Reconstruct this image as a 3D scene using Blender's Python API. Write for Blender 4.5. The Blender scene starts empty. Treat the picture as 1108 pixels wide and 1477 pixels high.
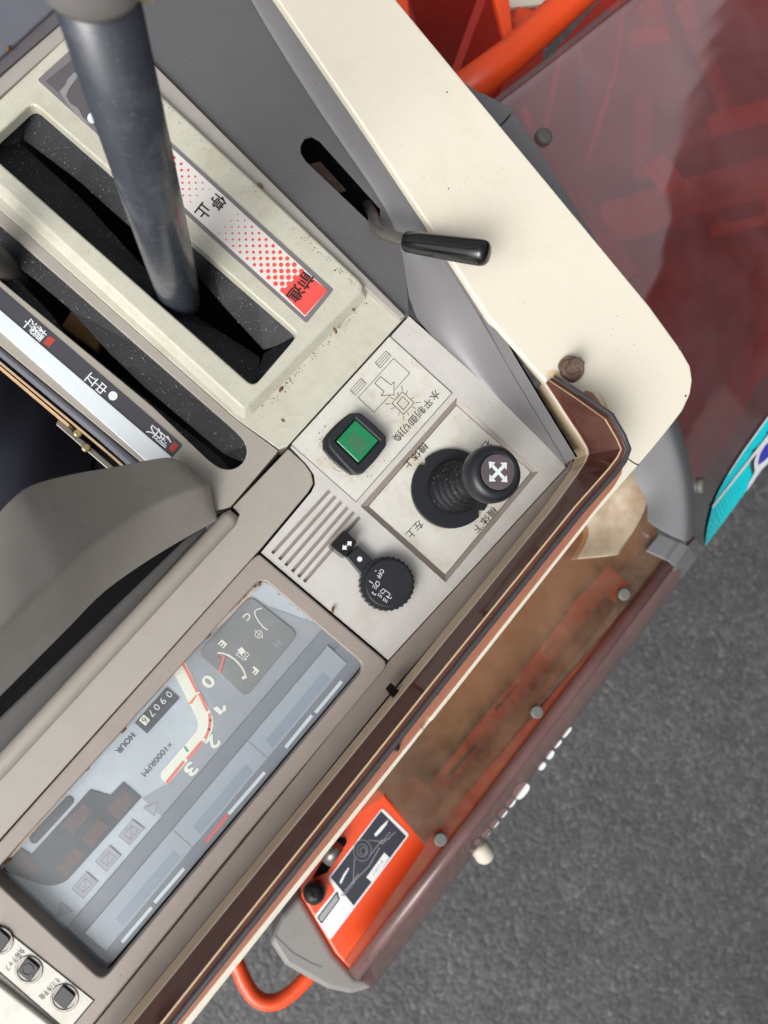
import bpy, bmesh, math, random
from mathutils import Vector, Matrix
from mathutils.bvhtree import BVHTree
random.seed(7)
scene = bpy.context.scene
col = scene.collection

# ------------------------------------------------------------------ camera
FPX, CX, CY, W, H = 1110.0, 554.0, 738.5, 1108.0, 1477.0
D = 0.530                                   # eye above the console top (m)
NADIR = (380.0, 860.0)                      # point of the picture straight below the lens
n_c = Vector((NADIR[0]-CX, CY-NADIR[1], -FPX)).normalized()
ROT = n_c.rotation_difference(Vector((0, 0, -1))).to_matrix()
CAM = Vector((0, 0, D))
def ray(x, y): return ROT @ Vector((x-CX, CY-y, -FPX))
def P(x, y, z=0.0):
    """point of the place seen at photograph position x, y at height z (mm)"""
    d = ray(x, y); t = (z/1000.0 - D)/d.z
    return CAM + d*t
cam = bpy.data.cameras.new("camera")
cam_o = bpy.data.objects.new("camera", cam); col.objects.link(cam_o)
cam_o.matrix_world = Matrix.Translation(CAM) @ ROT.to_4x4()
cam.sensor_fit = 'VERTICAL'; cam.sensor_height = 36.0
cam.lens = FPX/H*36.0; cam.clip_start = 0.01; cam.clip_end = 200
cam.dof.use_dof = True; cam.dof.focus_distance = 0.535; cam.dof.aperture_fstop = 7.0
scene.camera = cam_o

# ------------------------------------------------------------------ light
SUN_EL, SUN_AZ = math.radians(42), math.radians(216)     # soft light from the lower left
world = bpy.data.worlds.new("World"); scene.world = world; world.use_nodes = True
wt = world.node_tree; wt.nodes.clear()
sky = wt.nodes.new('ShaderNodeTexSky'); sky.sky_type = 'NISHITA'; sky.sun_disc = False
sky.sun_elevation = SUN_EL; sky.sun_rotation = SUN_AZ
sky.air_density = 1.0; sky.dust_density = 9.0; sky.ozone_density = 1.0
hs = wt.nodes.new('ShaderNodeHueSaturation'); hs.inputs['Saturation'].default_value = 0.15
bg = wt.nodes.new('ShaderNodeBackground'); bg.inputs['Strength'].default_value = 0.14
wo = wt.nodes.new('ShaderNodeOutputWorld')
wt.links.new(sky.outputs[0], hs.inputs['Color']); wt.links.new(hs.outputs[0], bg.inputs['Color'])
wt.links.new(bg.outputs[0], wo.inputs['Surface'])
sl = bpy.data.lights.new("sun", 'SUN'); sl.energy = 1.3; sl.angle = math.radians(36); sl.color = (1, .98, .955)
so = bpy.data.objects.new("sun", sl); col.objects.link(so)
# sun_rotation 0 = +Y, clockwise seen from above
sd = Vector((math.sin(SUN_AZ)*math.cos(SUN_EL), math.cos(SUN_AZ)*math.cos(SUN_EL), math.sin(SUN_EL)))
so.rotation_euler = sd.to_track_quat('Z', 'Y').to_euler()
so.location = (0, 0, 3)
scene.view_settings.view_transform = 'Standard'; scene.view_settings.look = 'None'
scene.view_settings.gamma = 1.0; scene.view_settings.exposure = 0.15
scene.view_settings.use_curve_mapping = False
scene.render.engine = 'CYCLES'
scene.cycles.max_bounces = 10; scene.cycles.transparent_max_bounces = 16
scene.cycles.caustics_reflective = False; scene.cycles.caustics_refractive = False

# ------------------------------------------------------------------ materials
def lin(c):
    return tuple(((v/255.0)/12.92 if v/255.0 <= .04045 else ((v/255.0+.055)/1.055)**2.4) for v in c)
MATS = {}
def M(name, rgb, rough=.5, k=.8, var=.10, vscale=60., speck=0., sscale=900., scol=(60, 45, 30), stain=0.,
      stscale=25., stcol=(150, 130, 90), bump=0., bscale=900., metal=0., spec=.5, coat=0., rvar=.1, scratch=0.):
    if name in MATS: return MATS[name]
    m = bpy.data.materials.new(name); m.use_nodes = True; nt = m.node_tree; N = nt.nodes; L = nt.links
    b = N['Principled BSDF']; b.inputs['Metallic'].default_value = metal
    b.inputs['Specular IOR Level'].default_value = spec; b.inputs['Coat Weight'].default_value = coat
    base = Vector(lin(rgb))*k
    tc = N.new('ShaderNodeTexCoord')
    def noise(scale, detail=4, rough_=.6):
        n = N.new('ShaderNodeTexNoise'); n.inputs['Scale'].default_value = scale
        n.inputs['Detail'].default_value = detail; n.inputs['Roughness'].default_value = rough_
        L.new(tc.outputs['Object'], n.inputs['Vector']); return n
    def ramp(src, a, bb):
        r = N.new('ShaderNodeMapRange'); r.inputs['From Min'].default_value = a; r.inputs['From Max'].default_value = bb
        L.new(src, r.inputs['Value']); return r.outputs[0]
    def mix(fac, A, B):
        x = N.new('ShaderNodeMix'); x.data_type = 'RGBA'
        if isinstance(fac, float): x.inputs['Factor'].default_value = fac
        else: L.new(fac, x.inputs['Factor'])
        for sock, v in ((x.inputs[6], A), (x.inputs[7], B)):
            if isinstance(v, (tuple, Vector)): sock.default_value = (*v[:3], 1)
            else: L.new(v, sock)
        return x.outputs[2]
    n1 = noise(vscale, 6, .65)
    c = mix(ramp(n1.outputs['Fac'], .3, .7), tuple(base*(1-var)), tuple(base*(1+var*.6)))
    def scaled(src, f):
        q = N.new('ShaderNodeMath'); q.operation = 'MULTIPLY'; q.inputs[1].default_value = f; L.new(src, q.inputs[0]); return q.outputs[0]
    if stain:
        n2 = noise(stscale, 8, .7)
        c = mix(scaled(ramp(n2.outputs['Fac'], .52, .74), stain), c, tuple(Vector(lin(stcol))*k))
    if speck:
        n3 = noise(sscale, 2, .5)
        c = mix(scaled(ramp(n3.outputs['Fac'], .66, .74), speck), c, tuple(Vector(lin(scol))*k))
    if scratch:
        mp = N.new('ShaderNodeMapping'); mp.inputs['Scale'].default_value = (30, 900, 200); mp.inputs['Rotation'].default_value = (0, 0, .7)
        L.new(tc.outputs['Object'], mp.inputs['Vector'])
        n4 = N.new('ShaderNodeTexNoise'); n4.inputs['Scale'].default_value = 1.5; n4.inputs['Detail'].default_value = 6
        L.new(mp.outputs[0], n4.inputs['Vector'])
        c = mix(scaled(ramp(n4.outputs['Fac'], .6, .72), scratch), c, tuple(base*1.5+Vector((.02, .02, .02))))
    L.new(c, b.inputs['Base Color'])
    nr = noise(vscale*1.7, 5)
    r = N.new('ShaderNodeMapRange'); r.inputs['To Min'].default_value = max(.03, rough-rvar); r.inputs['To Max'].default_value = min(1, rough+rvar)
    L.new(nr.outputs['Fac'], r.inputs['Value']); L.new(r.outputs[0], b.inputs['Roughness'])
    if bump:
        nb = noise(bscale, 3, .6); bp = N.new('ShaderNodeBump'); bp.inputs['Strength'].default_value = bump
        bp.inputs['Distance'].default_value = .0006
        L.new(nb.outputs['Fac'], bp.inputs['Height']); L.new(bp.outputs[0], b.inputs['Normal'])
    MATS[name] = m; return m
def GLASS(name, tint, body, dust=.15, rough=.06, ior=1.49, bump=0., dustcol=None, dscale=14., gmul=1., dlo=.6, dhi=1.5):
    """tinted acrylic sheet: tinted see-through, some dust in and on it, gloss by Fresnel"""
    if name in MATS: return MATS[name]
    m = bpy.data.materials.new(name); m.use_nodes = True; nt = m.node_tree; N = nt.nodes; L = nt.links; N.clear()
    out = N.new('ShaderNodeOutputMaterial'); tr = N.new('ShaderNodeBsdfTransparent'); tr.inputs[0].default_value = (*tint, 1)
    df = N.new('ShaderNodeBsdfDiffuse'); df.inputs[0].default_value = (*body, 1)
    gl = N.new('ShaderNodeBsdfGlossy'); gl.inputs['Roughness'].default_value = rough
    fr = N.new('ShaderNodeFresnel'); fr.inputs['IOR'].default_value = ior
    tc = N.new('ShaderNodeTexCoord'); n = N.new('ShaderNodeTexNoise'); n.inputs['Scale'].default_value = dscale
    n.inputs['Detail'].default_value = 9; n.inputs['Roughness'].default_value = .7
    L.new(tc.outputs['Object'], n.inputs['Vector'])
    r = N.new('ShaderNodeMapRange'); r.inputs['From Min'].default_value = .3; r.inputs['From Max'].default_value = .75
    r.inputs['To Min'].default_value = dust*dlo; r.inputs['To Max'].default_value = dust*dhi
    L.new(n.outputs['Fac'], r.inputs['Value'])
    a = N.new('ShaderNodeMixShader'); L.new(r.outputs[0], a.inputs[0]); L.new(tr.outputs[0], a.inputs[1]); L.new(df.outputs[0], a.inputs[2])
    fm = N.new('ShaderNodeMath'); fm.operation = 'MULTIPLY'; fm.inputs[1].default_value = gmul; L.new(fr.outputs[0], fm.inputs[0])
    g = N.new('ShaderNodeMixShader'); L.new(fm.outputs[0], g.inputs[0]); L.new(a.outputs[0], g.inputs[1]); L.new(gl.outputs[0], g.inputs[2])
    ge = N.new('ShaderNodeNewGeometry'); bf = N.new('ShaderNodeMath'); bf.operation = 'SUBTRACT'; bf.inputs[0].default_value = 1.
    L.new(ge.outputs['Backfacing'], bf.inputs[1]); bm_ = N.new('ShaderNodeMath'); bm_.operation = 'MULTIPLY'
    L.new(fm.outputs[0], bm_.inputs[0]); L.new(bf.outputs[0], bm_.inputs[1]); L.new(bm_.outputs[0], g.inputs[0])   # gloss on the outer face only
    L.new(g.outputs[0], out.inputs['Surface'])
    MATS[name] = m; return m

m_plate   = M('lever_plate_paint', (208, 206, 190), .40, .80, .08, 90, .8, 900, (120, 104, 76), .6, 22, (182, 170, 136), .10, 1500)
m_strip   = M('grey_beige_plastic', (172, 167, 160), .45, .8, .05, 60, .25, 900, (90, 80, 70), .3, 18, (140, 128, 110), .06, 1600)
m_taupe   = M('taupe_plastic', (174, 167, 157), .47, .8, .05, 40, .3, 700, (90, 75, 60), .35, 12, (140, 130, 115), .08, 2200)
m_bezel   = M('bezel_plastic', (162, 151, 143), .46, .8, .05, 50, .4, 600, (90, 75, 60), .4, 14, (140, 125, 112), .08, 2200)
m_silver  = M('switch_plate_plastic', (207, 204, 199), .34, .84, .07, 70, .45, 1000, (130, 118, 100), .5, 20, (184, 174, 160), .08, 2000)
m_sticker = M('sticker_film', (218, 216, 207), .34, .84, .06, 60, .5, 1000, (140, 122, 92), .8, 34, (192, 178, 146), .04, 1400)
m_ink     = M('black_print', (38, 36, 36), .5, .9, .05)
m_grey    = M('grey_panel_paint', (106, 105, 107), .36, .72, .06, 30, .3, 1300, (60, 55, 50), .0, 20, (0, 0, 0), .10, 2500, scratch=.12)
m_greylt  = M('light_grey_wall', (128, 127, 129), .34, .76, .06, 30, .35, 900, (110, 108, 105), .2, 18, (128, 126, 124), .08, 2500, scratch=.12)  # curved wall, lighter grey than the flat sheet
m_cream   = M('cream_paint', (244, 237, 219), .38, .76, .03, 14, .12, 420, (180, 160, 125), .4, 12, (226, 212, 184), .05, 500, scratch=.10)
m_rimin   = M('cream_paint_dirt_shade', (222, 198, 166), .45, .8, .05, 40, .2, 600, (120, 90, 60), .5, 20, (178, 142, 108))  # cream paint turned tan, dirt and shade both put into the colour
m_rubber  = M('black_rubber', (26, 28, 33), .5, .85, .25, 50, .9, 650, (150, 145, 132), .35, 30, (54, 54, 56), .3, 700, spec=.3)
m_void    = M('dark_cavity', (18, 17, 18), .8, .9, .1, spec=.08)
m_black   = M('black_plastic', (33, 35, 40), .38, .85, .08, 60, .25, 900, (95, 92, 88), 0, 20, (0, 0, 0), .08, 1800)
m_gloss   = M('glossy_black_plastic', (20, 20, 21), .16, .85, .1, 40, 0, 900, (0, 0, 0), 0, 20, (0, 0, 0), .0, 100, spec=.6)
m_navypl  = M('navy_plastic_tube', (62, 67, 76), .26, .82, .16, 40, .4, 500, (130, 135, 140), .6, 24, (112, 116, 122), .05, 600, scratch=.7, spec=.7)
m_steel   = M('worn_steel', (140, 138, 132), .35, .8, .2, 80, .4, 400, (90, 70, 50), .2, 30, (110, 90, 65), .1, 600, metal=.7)
m_brass   = M('zinc_screw', (176, 164, 132), .3, .9, .15, 80, metal=.8)
m_rust    = M('rusty_steel', (104, 82, 70), .7, .85, .4, 300, .8, 600, (50, 38, 32), .8, 160, (160, 132, 112), .3, 900)
m_white   = M('white_print', (236, 240, 242), .4, .86, .03, 30)
m_lblwht  = M('label_white', (232, 228, 222), .4, .82, .03, 60, .25, 900, (170, 150, 120))
m_bandwht = M('white_band', (228, 236, 240), .35, .86, .03, 20, .15, 700, (150, 150, 150))
m_dklabel = M('charcoal_label', (74, 75, 82), .4, .8, .08, 60, .2, 900, (120, 120, 120))
m_labelgy = M('grey_label_border', (128, 122, 126), .4, .8, .08, 60)
m_redink  = M('red_print', (235, 88, 80), .4, .85, .06, 60, .3, 900, (240, 190, 175))
m_redmark = M('red_mark', (190, 72, 60), .45, .8, .08)
m_green   = M('green_lens', (24, 146, 92), .2, .68, .12, 300, 0, 900, (0, 0, 0), 0, 1, (0, 0, 0), .3, 4000, coat=.6)
m_greendk = M('green_diffuser', (70, 128, 92), .35, .7, .1, 500)
m_face    = M('gauge_face_light', (180, 186, 192), .45, 1.05, .08, 30, .4, 700, (130, 135, 140), .7, 26, (200, 208, 214))
m_facegy  = M('gauge_face_grey', (150, 153, 158), .45, 1.00, .05, 30, .3, 700, (180, 185, 190), .2, 20, (170, 175, 182))
m_facedk  = M('gauge_face_dark', (122, 120, 119), .5, 0.97, .07, 60, .4, 600, (170, 172, 176), .5, 30, (158, 160, 164))
m_ridge   = M('gauge_ridge', (116, 120, 128), .5, 1.00, .04, 40)
m_ridgelt = M('gauge_window', (156, 162, 170), .4, 1.03, .05, 30, .2, 900, (120, 125, 132), .3, 14, (150, 164, 180))
m_ridgebl = M('gauge_window_blue', (138, 148, 162), .4, 1.00, .05, 40)
m_facecr  = M('gauge_cream', (226, 224, 206), .45, 1.11, .05, 60)
m_facern  = M('gauge_red', (226, 104, 88), .45, 1.11, .05, 60)
m_orange2 = M('needle_orange', (250, 140, 80), .4, .9, .05)
m_teal2   = M('gauge_green', (80, 180, 150), .4, .8, .05)
m_warn    = M('warning_panel', (58, 62, 68), .35, 0.80, .12, 40, .1, 300, (110, 112, 118))
m_warnbr  = M('warning_window_brown', (92, 62, 56), .4, 0.94, .2, 150, .3, 500, (60, 50, 50))
m_warndk  = M('warning_window_dark', (52, 58, 66), .4, 0.94, .2, 150)
m_lilac   = M('indicator_lilac', (166, 162, 170), .4, 1.03, .08, 200)
m_lilacdk = M('indicator_outline', (120, 118, 126), .4, 1.03, .08)
m_cowl    = M('taupe_cowl', (166, 160, 153), .36, .8, .07, 18, .3, 500, (100, 95, 90), .55, 14, (124, 115, 107), .25, 1500, scratch=.25)
m_chan    = M('charcoal_rail', (84, 82, 80), .5, .75, .08, 50)
m_bluegy  = M('blue_grey_trim', (108, 110, 120), .4, .78, .08, 40, .3, 500, (160, 155, 150))
m_darkpur = M('dark_step', (100, 96, 100), .55, .75, .1, 50, .3, 500, (150, 145, 140))
m_gold    = M('tan_edge', (206, 176, 140), .35, .85, .08, 100)
m_navy    = M('navy_cloth_shaded', (16, 21, 38), .9, .8, .2, 60, 0, 1, (0, 0, 0), 0, 1, (0, 0, 0), .6, 1600)  # cloth colour darkened to include the shade in the gap
m_orange  = M('orange_paint', (250, 86, 36), .32, .82, .05, 20, .2, 350, (60, 25, 15), .15, 10, (214, 70, 38), .03, 300)
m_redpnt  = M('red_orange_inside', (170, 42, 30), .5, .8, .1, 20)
m_trim    = M('slate_grey_trim', (126, 126, 129), .42, .8, .04, 20, .25, 420, (70, 70, 72), 0, 1, (0, 0, 0), .06, 1400)
m_capgrey = M('grey_end_cap', (140, 138, 134), .45, .8, .06, 20, .1, 420, (80, 80, 82), .3, 30, (112, 108, 100), .06, 1400)
m_clip    = M('grey_clip', (112, 112, 107), .5, .8, .08, 80)
m_husk    = M('rice_husk', (128, 92, 58), .7, .8, .35, 400, bump=.4, bscale=1800)
m_olive   = M('dusty_olive_floor', (176, 164, 124), .8, .85, .35, 16, .5, 60, (120, 100, 70), .8, 11, (166, 128, 98))
m_dust    = M('dusty_orange_paint', (216, 112, 72), .7, .85, .35, 22, .5, 90, (150, 120, 90), .95, 16, (190, 160, 122))
m_pipegy  = M('dusty_grey_pipe', (172, 158, 138), .7, .8, .15, 25)
m_beige   = M('dusty_beige_sheet', (196, 180, 154), .6, .75, .2, 18, .3, 60, (140, 110, 86), .95, 13, (150, 108, 84))
m_decal   = M('navy_decal', (48, 52, 66), .35, .8, .06)
m_greyink = M('grey_print', (150, 150, 150), .4, .8, .1)
m_tealst  = M('teal_sticker', (0, 216, 228), .3, .95, .03)
m_bluest  = M('blue_sticker', (60, 70, 190), .3, .82, .03)
m_offwht  = M('off_white_rubber', (216, 208, 190), .6, .8, .1, 60)
m_wood    = M('brown_slat', (120, 84, 36), .7, .8, .2, 60)

g_visor  = GLASS('brown_acrylic', (.40, .20, .16), (.125, .052, .040), .80, .10, gmul=.4)
g_pink   = GLASS('brown_acrylic_flange', (.90, .74, .67), (.50, .26, .20), .16, .08)
g_cover  = GLASS('brown_acrylic_cover', (.82, .66, .54), (.42, .27, .18), .13, .10, dscale=12, dlo=.05, dhi=2.6)
g_skirt  = GLASS('brown_acrylic_skirt', (.64, .48, .47), (.33, .20, .19), .34, .16, dscale=9)
g_red    = GLASS('red_acrylic', (.82, .46, .46), (.46, .27, .29), .13, .08, ior=1.9, dscale=5, gmul=2.6, dlo=.2, dhi=2.4)
g_lens   = GLASS('clear_lens', (.97, .985, .99), (.62, .66, .70), .06, .10, ior=1.5, dscale=30)

# asphalt: rolled stones of several greys in dark binder
def asphalt():
    m = bpy.data.materials.new('asphalt'); m.use_nodes = True; nt = m.node_tree; N = nt.nodes; L = nt.links
    b = N['Principled BSDF']; b.inputs['Roughness'].default_value = .5; b.inputs['Specular IOR Level'].default_value = .45
    tc = N.new('ShaderNodeTexCoord')
    nd = N.new('ShaderNodeTexNoise'); nd.inputs['Scale'].default_value = 40; nd.inputs['Detail'].default_value = 3; L.new(tc.outputs['Object'], nd.inputs['Vector'])
    wv = N.new('ShaderNodeMix'); wv.data_type = 'RGBA'; wv.blend_type = 'ADD'; wv.inputs['Factor'].default_value = .02
    L.new(tc.outputs['Object'], wv.inputs[6]); L.new(nd.outputs['Color'], wv.inputs[7])
    v = N.new('ShaderNodeTexVoronoi'); v.feature = 'SMOOTH_F1'; v.inputs['Scale'].default_value = 100; v.inputs['Smoothness'].default_value = .5; v.inputs['Randomness'].default_value = 1
    L.new(wv.outputs[2], v.inputs['Vector'])
    sep = N.new('ShaderNodeSeparateColor'); L.new(v.outputs['Color'], sep.inputs[0])
    cr = N.new('ShaderNodeValToRGB'); e = cr.color_ramp.elements
    e[0].position = .0; e[0].color = (.050, .050, .052, 1); e[1].position = 1.; e[1].color = (.125, .118, .11, 1)
    x = e.new(.55); x.color = (.068, .068, .07, 1); x = e.new(.9); x.color = (.090, .088, .086, 1)
    L.new(sep.outputs[0], cr.inputs[0])
    n = N.new('ShaderNodeTexNoise'); n.inputs['Scale'].default_value = 2.2; n.inputs['Detail'].default_value = 9; n.inputs['Roughness'].default_value = .65; L.new(tc.outputs['Object'], n.inputs['Vector'])
    mr = N.new('ShaderNodeMapRange'); mr.inputs['From Min'].default_value = .25; mr.inputs['From Max'].default_value = .75; mr.inputs['To Min'].default_value = .68; mr.inputs['To Max'].default_value = 1.35
    L.new(n.outputs['Fac'], mr.inputs['Value'])
    mul = N.new('ShaderNodeVectorMath'); mul.operation = 'SCALE'; L.new(cr.outputs[0], mul.inputs[0]); L.new(mr.outputs[0], mul.inputs['Scale'])
    L.new(mul.outputs[0], b.inputs['Base Color'])
    n2 = N.new('ShaderNodeTexNoise'); n2.inputs['Scale'].default_value = 55; n2.inputs['Detail'].default_value = 7; n2.inputs['Roughness'].default_value = .7; L.new(tc.outputs['Object'], n2.inputs['Vector'])
    ad = N.new('ShaderNodeMath'); ad.operation = 'SUBTRACT'; L.new(n2.outputs['Fac'], ad.inputs[0]); L.new(v.outputs['Distance'], ad.inputs[1])
    n3 = N.new('ShaderNodeTexNoise'); n3.inputs['Scale'].default_value = 130; n3.inputs['Detail'].default_value = 4; L.new(tc.outputs['Object'], n3.inputs['Vector'])
    m3 = N.new('ShaderNodeMapRange'); m3.inputs['From Min'].default_value = .3; m3.inputs['From Max'].default_value = .7; m3.inputs['To Min'].default_value = .8; m3.inputs['To Max'].default_value = 1.2; L.new(n3.outputs['Fac'], m3.inputs['Value'])
    g3_ = N.new('ShaderNodeVectorMath'); g3_.operation = 'SCALE'; L.new(mul.outputs[0], g3_.inputs[0]); L.new(m3.outputs[0], g3_.inputs['Scale']); L.new(g3_.outputs[0], b.inputs['Base Color'])
    bp = N.new('ShaderNodeBump'); bp.inputs['Strength'].default_value = 1.0; bp.inputs['Distance'].default_value = .0015
    L.new(ad.outputs[0], bp.inputs['Height']); L.new(bp.outputs[0], b.inputs['Normal'])
    return m
m_asph = asphalt()

# ------------------------------------------------------------------ builders
def thing(name, label, cat, loc, group=None):
    o = bpy.data.objects.new(name, None); col.objects.link(o); o.location = loc; o.empty_display_size = .01
    o['label'] = label; o['category'] = cat
    if group: o['group'] = group
    return o
def wloc(o):
    v = Vector(o.location)
    return v if o.parent is None else o.matrix_parent_inverse @ v + Vector((0, 0, 0))
def link(name, mesh, mat, parent=None, smooth=False):
    o = bpy.data.objects.new(name, mesh); col.objects.link(o)
    if mat is not None: mesh.materials.append(mat)
    if smooth:
        for p in mesh.polygons: p.use_smooth = True
    if parent is not None:
        o.parent = parent
        if parent.type == 'EMPTY': o.matrix_parent_inverse = Matrix.Translation(-Vector(parent.location))
        # mesh parents sit at the world origin of their geometry, so nothing to undo
    return o
def bm_obj(name, bm, mat, parent=None, smooth=False):
    bmesh.ops.recalc_face_normals(bm, faces=bm.faces)
    if any(len(e.link_faces) == 1 for e in bm.edges) and sum(f.normal.z*f.calc_area() for f in bm.faces) < 0:
        bmesh.ops.reverse_faces(bm, faces=bm.faces)          # open sheets face up
    me = bpy.data.meshes.new(name); bm.to_mesh(me); bm.free()
    return link(name, me, mat, parent, smooth)
def bev(o, w, seg=2, ang=35):
    b = o.modifiers.new('bevel', 'BEVEL'); b.width = w/1000; b.segments = seg; b.limit_method = 'ANGLE'; b.angle_limit = math.radians(ang)
    b.harden_normals = False
    return o
def rnd(pts, r, n=4):
    """round every corner of a polygon given in photograph positions"""
    out = []; k = len(pts)
    for i in range(k):
        a, b, c = Vector(pts[i-1]), Vector(pts[i]), Vector(pts[(i+1) % k])
        rr = min(r, (a-b).length*.45, (c-b).length*.45)
        p, q = b+(a-b).normalized()*rr, b+(c-b).normalized()*rr
        for j in range(n+1):
            t = j/n; out.append(tuple(p*(1-t)**2 + b*2*t*(1-t) + q*t*t))
    return out
def inset3(pts, d):
    """offset a closed loop of 3-D points horizontally by d metres (outwards positive)"""
    k = len(pts); area = sum(pts[i].x*pts[(i+1) % k].y-pts[(i+1) % k].x*pts[i].y for i in range(k))
    s = 1 if area > 0 else -1; out = []
    for i in range(k):
        e1 = (pts[i]-pts[i-1]); e2 = (pts[(i+1) % k]-pts[i]); e1.z = e2.z = 0
        n1 = Vector((e1.y, -e1.x, 0)).normalized()*s; n2 = Vector((e2.y, -e2.x, 0)).normalized()*s
        n = n1+n2; n = n/max(.3, n.length_squared/2) if n.length > 1e-9 else n1
        out.append(pts[i]+n*d)
    return out
def prism(name, pts, z, th, mat, parent=None, holes=(), bevel=0., seg=2, draft=0., hdraft=0., smooth=False):
    """plate whose top outline (and holes) is pts at height z mm, th mm thick; draft widens the foot"""
    loops = [[P(x, y, z) for x, y in pts]] + [[P(x, y, z) for x, y in h] for h in holes]
    bm = bmesh.new(); edges = []; vl = []
    for lp in loops:
        vs = [bm.verts.new(p) for p in lp]; vl.append(vs)
        edges += [bm.edges.new((vs[i], vs[(i+1) % len(vs)])) for i in range(len(vs))]
    if holes: bmesh.ops.triangle_fill(bm, edges=edges, use_beauty=True)
    else: bm.faces.new(vl[0])
    for i, vs in enumerate(vl):
        lp = [v.co.copy() for v in vs]
        d = draft if i == 0 else hdraft
        lo = inset3(lp, d/1000) if d else lp
        ws = [bm.verts.new(p-Vector((0, 0, th/1000))) for p in lo]
        for j in range(len(vs)):
            k = (j+1) % len(vs); bm.faces.new((vs[j], vs[k], ws[k], ws[j]))
        if i == 0 and not holes: bm.faces.new(list(reversed(ws)))
    for f in bm.faces: f.normal_update()
    o = bm_obj(name, bm, mat, parent, smooth)
    if bevel: bev(o, bevel, seg)
    return o
def flat(name, polys, z, mat, parent=None, th=0.):
    """thin print or film: one mesh of flat polygons at height z mm"""
    bm = bmesh.new()
    for pl in polys:
        vs = [bm.verts.new(P(x, y, z)) for x, y in pl]; f = bm.faces.new(vs)
        f.normal_update()
        if f.normal.z < 0: f.normal_flip()
    me = bpy.data.meshes.new(name); bm.to_mesh(me); bm.free()
    return link(name, me, mat, parent)
def ribbon(pts, w, closed=False):
    polys = []; n = len(pts)
    for i in range(n if closed else n-1):
        a, b = Vector(pts[i]), Vector(pts[(i+1) % n]); d = (b-a)
        if d.length < 1e-6: continue
        d.normalize(); nn = Vector((-d.y, d.x))*w/2; e = d*w/2*.6
        polys.append([tuple(a-e+nn), tuple(b+e+nn), tuple(b+e-nn), tuple(a-e-nn)])
    return polys
def disc(c, r, n=24, sy=1.): return [(c[0]+r*math.cos(2*math.pi*i/n), c[1]+sy*r*math.sin(2*math.pi*i/n)) for i in range(n)]
def zoomed(o, s, pts): return [(o[0]+x/s, o[1]+y/s) for x, y in pts]
VD = (-.66, .75)                                # reading direction of the writing in the photograph
def text(name, body, c, h, z, mat, parent, right=VD, length=None, vertical=False, bold=0., shear=0., surf=None):
    cu = bpy.data.curves.new(name, 'FONT'); cu.body = '\n'.join(body) if vertical else body
    cu.align_x = 'CENTER'; cu.resolution_u = 3
    if vertical: cu.space_line = .78
    cu.offset = bold
    to = bpy.data.objects.new(name, cu); col.objects.link(to)
    dg = bpy.context.evaluated_depsgraph_get(); dg.update()
    me = bpy.data.meshes.new_from_object(to.evaluated_get(dg)); bpy.data.objects.remove(to); bpy.data.curves.remove(cu)
    xs = [v.co.x for v in me.vertices]; ys = [v.co.y for v in me.vertices]
    cx, cy = (min(xs)+max(xs))/2, (min(ys)+max(ys))/2; hw, hh = max(xs)-min(xs), max(ys)-min(ys)
    r = Vector(right).normalized(); u = Vector((r.y, -r.x))
    sv = h/hh; sh = (length/hw) if length else sv
    for v in me.vertices:
        a, b = (v.co.x-cx)*sh, (v.co.y-cy)*sv
        p = Vector(c)+r*a+u*b
        v.co = surf(p.x, p.y) if surf else P(p.x, p.y, z)
    me.materials.clear()
    return link(name, me, mat, parent)
def tube(name, pts, rad, mat, parent=None, segs=24, cap=True, smooth=True, axis=None):
    """swept round bar: 3-D points, radius in mm per point"""
    if not isinstance(rad, (list, tuple)): rad = [rad]*len(pts)
    bm = bmesh.new(); rings = []; prev = None
    for i, p in enumerate(pts):
        t = axis if axis is not None else (pts[min(i+1, len(pts)-1)]-pts[max(i-1, 0)]).normalized()
        if prev is None:
            a = Vector((0, 0, 1)) if abs(t.z) < .9 else Vector((1, 0, 0))
            nx = t.cross(a).normalized()
        else: nx = (prev - t*prev.dot(t)).normalized()
        prev = nx; ny = t.cross(nx)
        rings.append([bm.verts.new(p+(nx*math.cos(2*math.pi*k/segs)+ny*math.sin(2*math.pi*k/segs))*rad[i]/1000) for k in range(segs)])
    for a, b in zip(rings, rings[1:]):
        for k in range(segs): bm.faces.new((a[k], a[(k+1) % segs], b[(k+1) % segs], b[k]))
    if cap: bm.faces.new(list(reversed(rings[0]))); bm.faces.new(rings[-1])
    o = bm_obj(name, bm, mat, parent, smooth)
    if smooth:
        for p in o.data.polygons:
            if len(p.vertices) > 4: p.use_smooth = False
    return o
def lerp_path(pts, n=6):
    """Catmull-Rom through 3-D points"""
    out = []; k = len(pts)
    for i in range(k-1):
        p0, p1, p2, p3 = pts[max(i-1, 0)], pts[i], pts[i+1], pts[min(i+2, k-1)]
        for j in range(n):
            t = j/n
            out.append(.5*((2*p1)+(p2-p0)*t+(2*p0-5*p1+4*p2-p3)*t*t+(3*p1-p0-3*p2+p3)*t**3))
    out.append(pts[-1]); return out
def loft(name, rows, mat, parent=None, closed=False, smooth=True, sub=0, thick=0.):
    bm = bmesh.new(); vs = [[bm.verts.new(p) for p in r] for r in rows]
    for a, b in zip(vs, vs[1:]):
        n = len(a)
        for k in range(n if closed else n-1): bm.faces.new((a[k], a[(k+1) % n], b[(k+1) % n], b[k]))
    if closed: bm.faces.new(list(reversed(vs[0]))); bm.faces.new(vs[-1])
    o = bm_obj(name, bm, mat, parent, smooth)
    if thick:
        s = o.modifiers.new('thickness', 'SOLIDIFY'); s.thickness = thick/1000; s.offset = -1
    if sub:
        s = o.modifiers.new('smooth', 'SUBSURF'); s.levels = s.render_levels = sub
    return o
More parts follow.
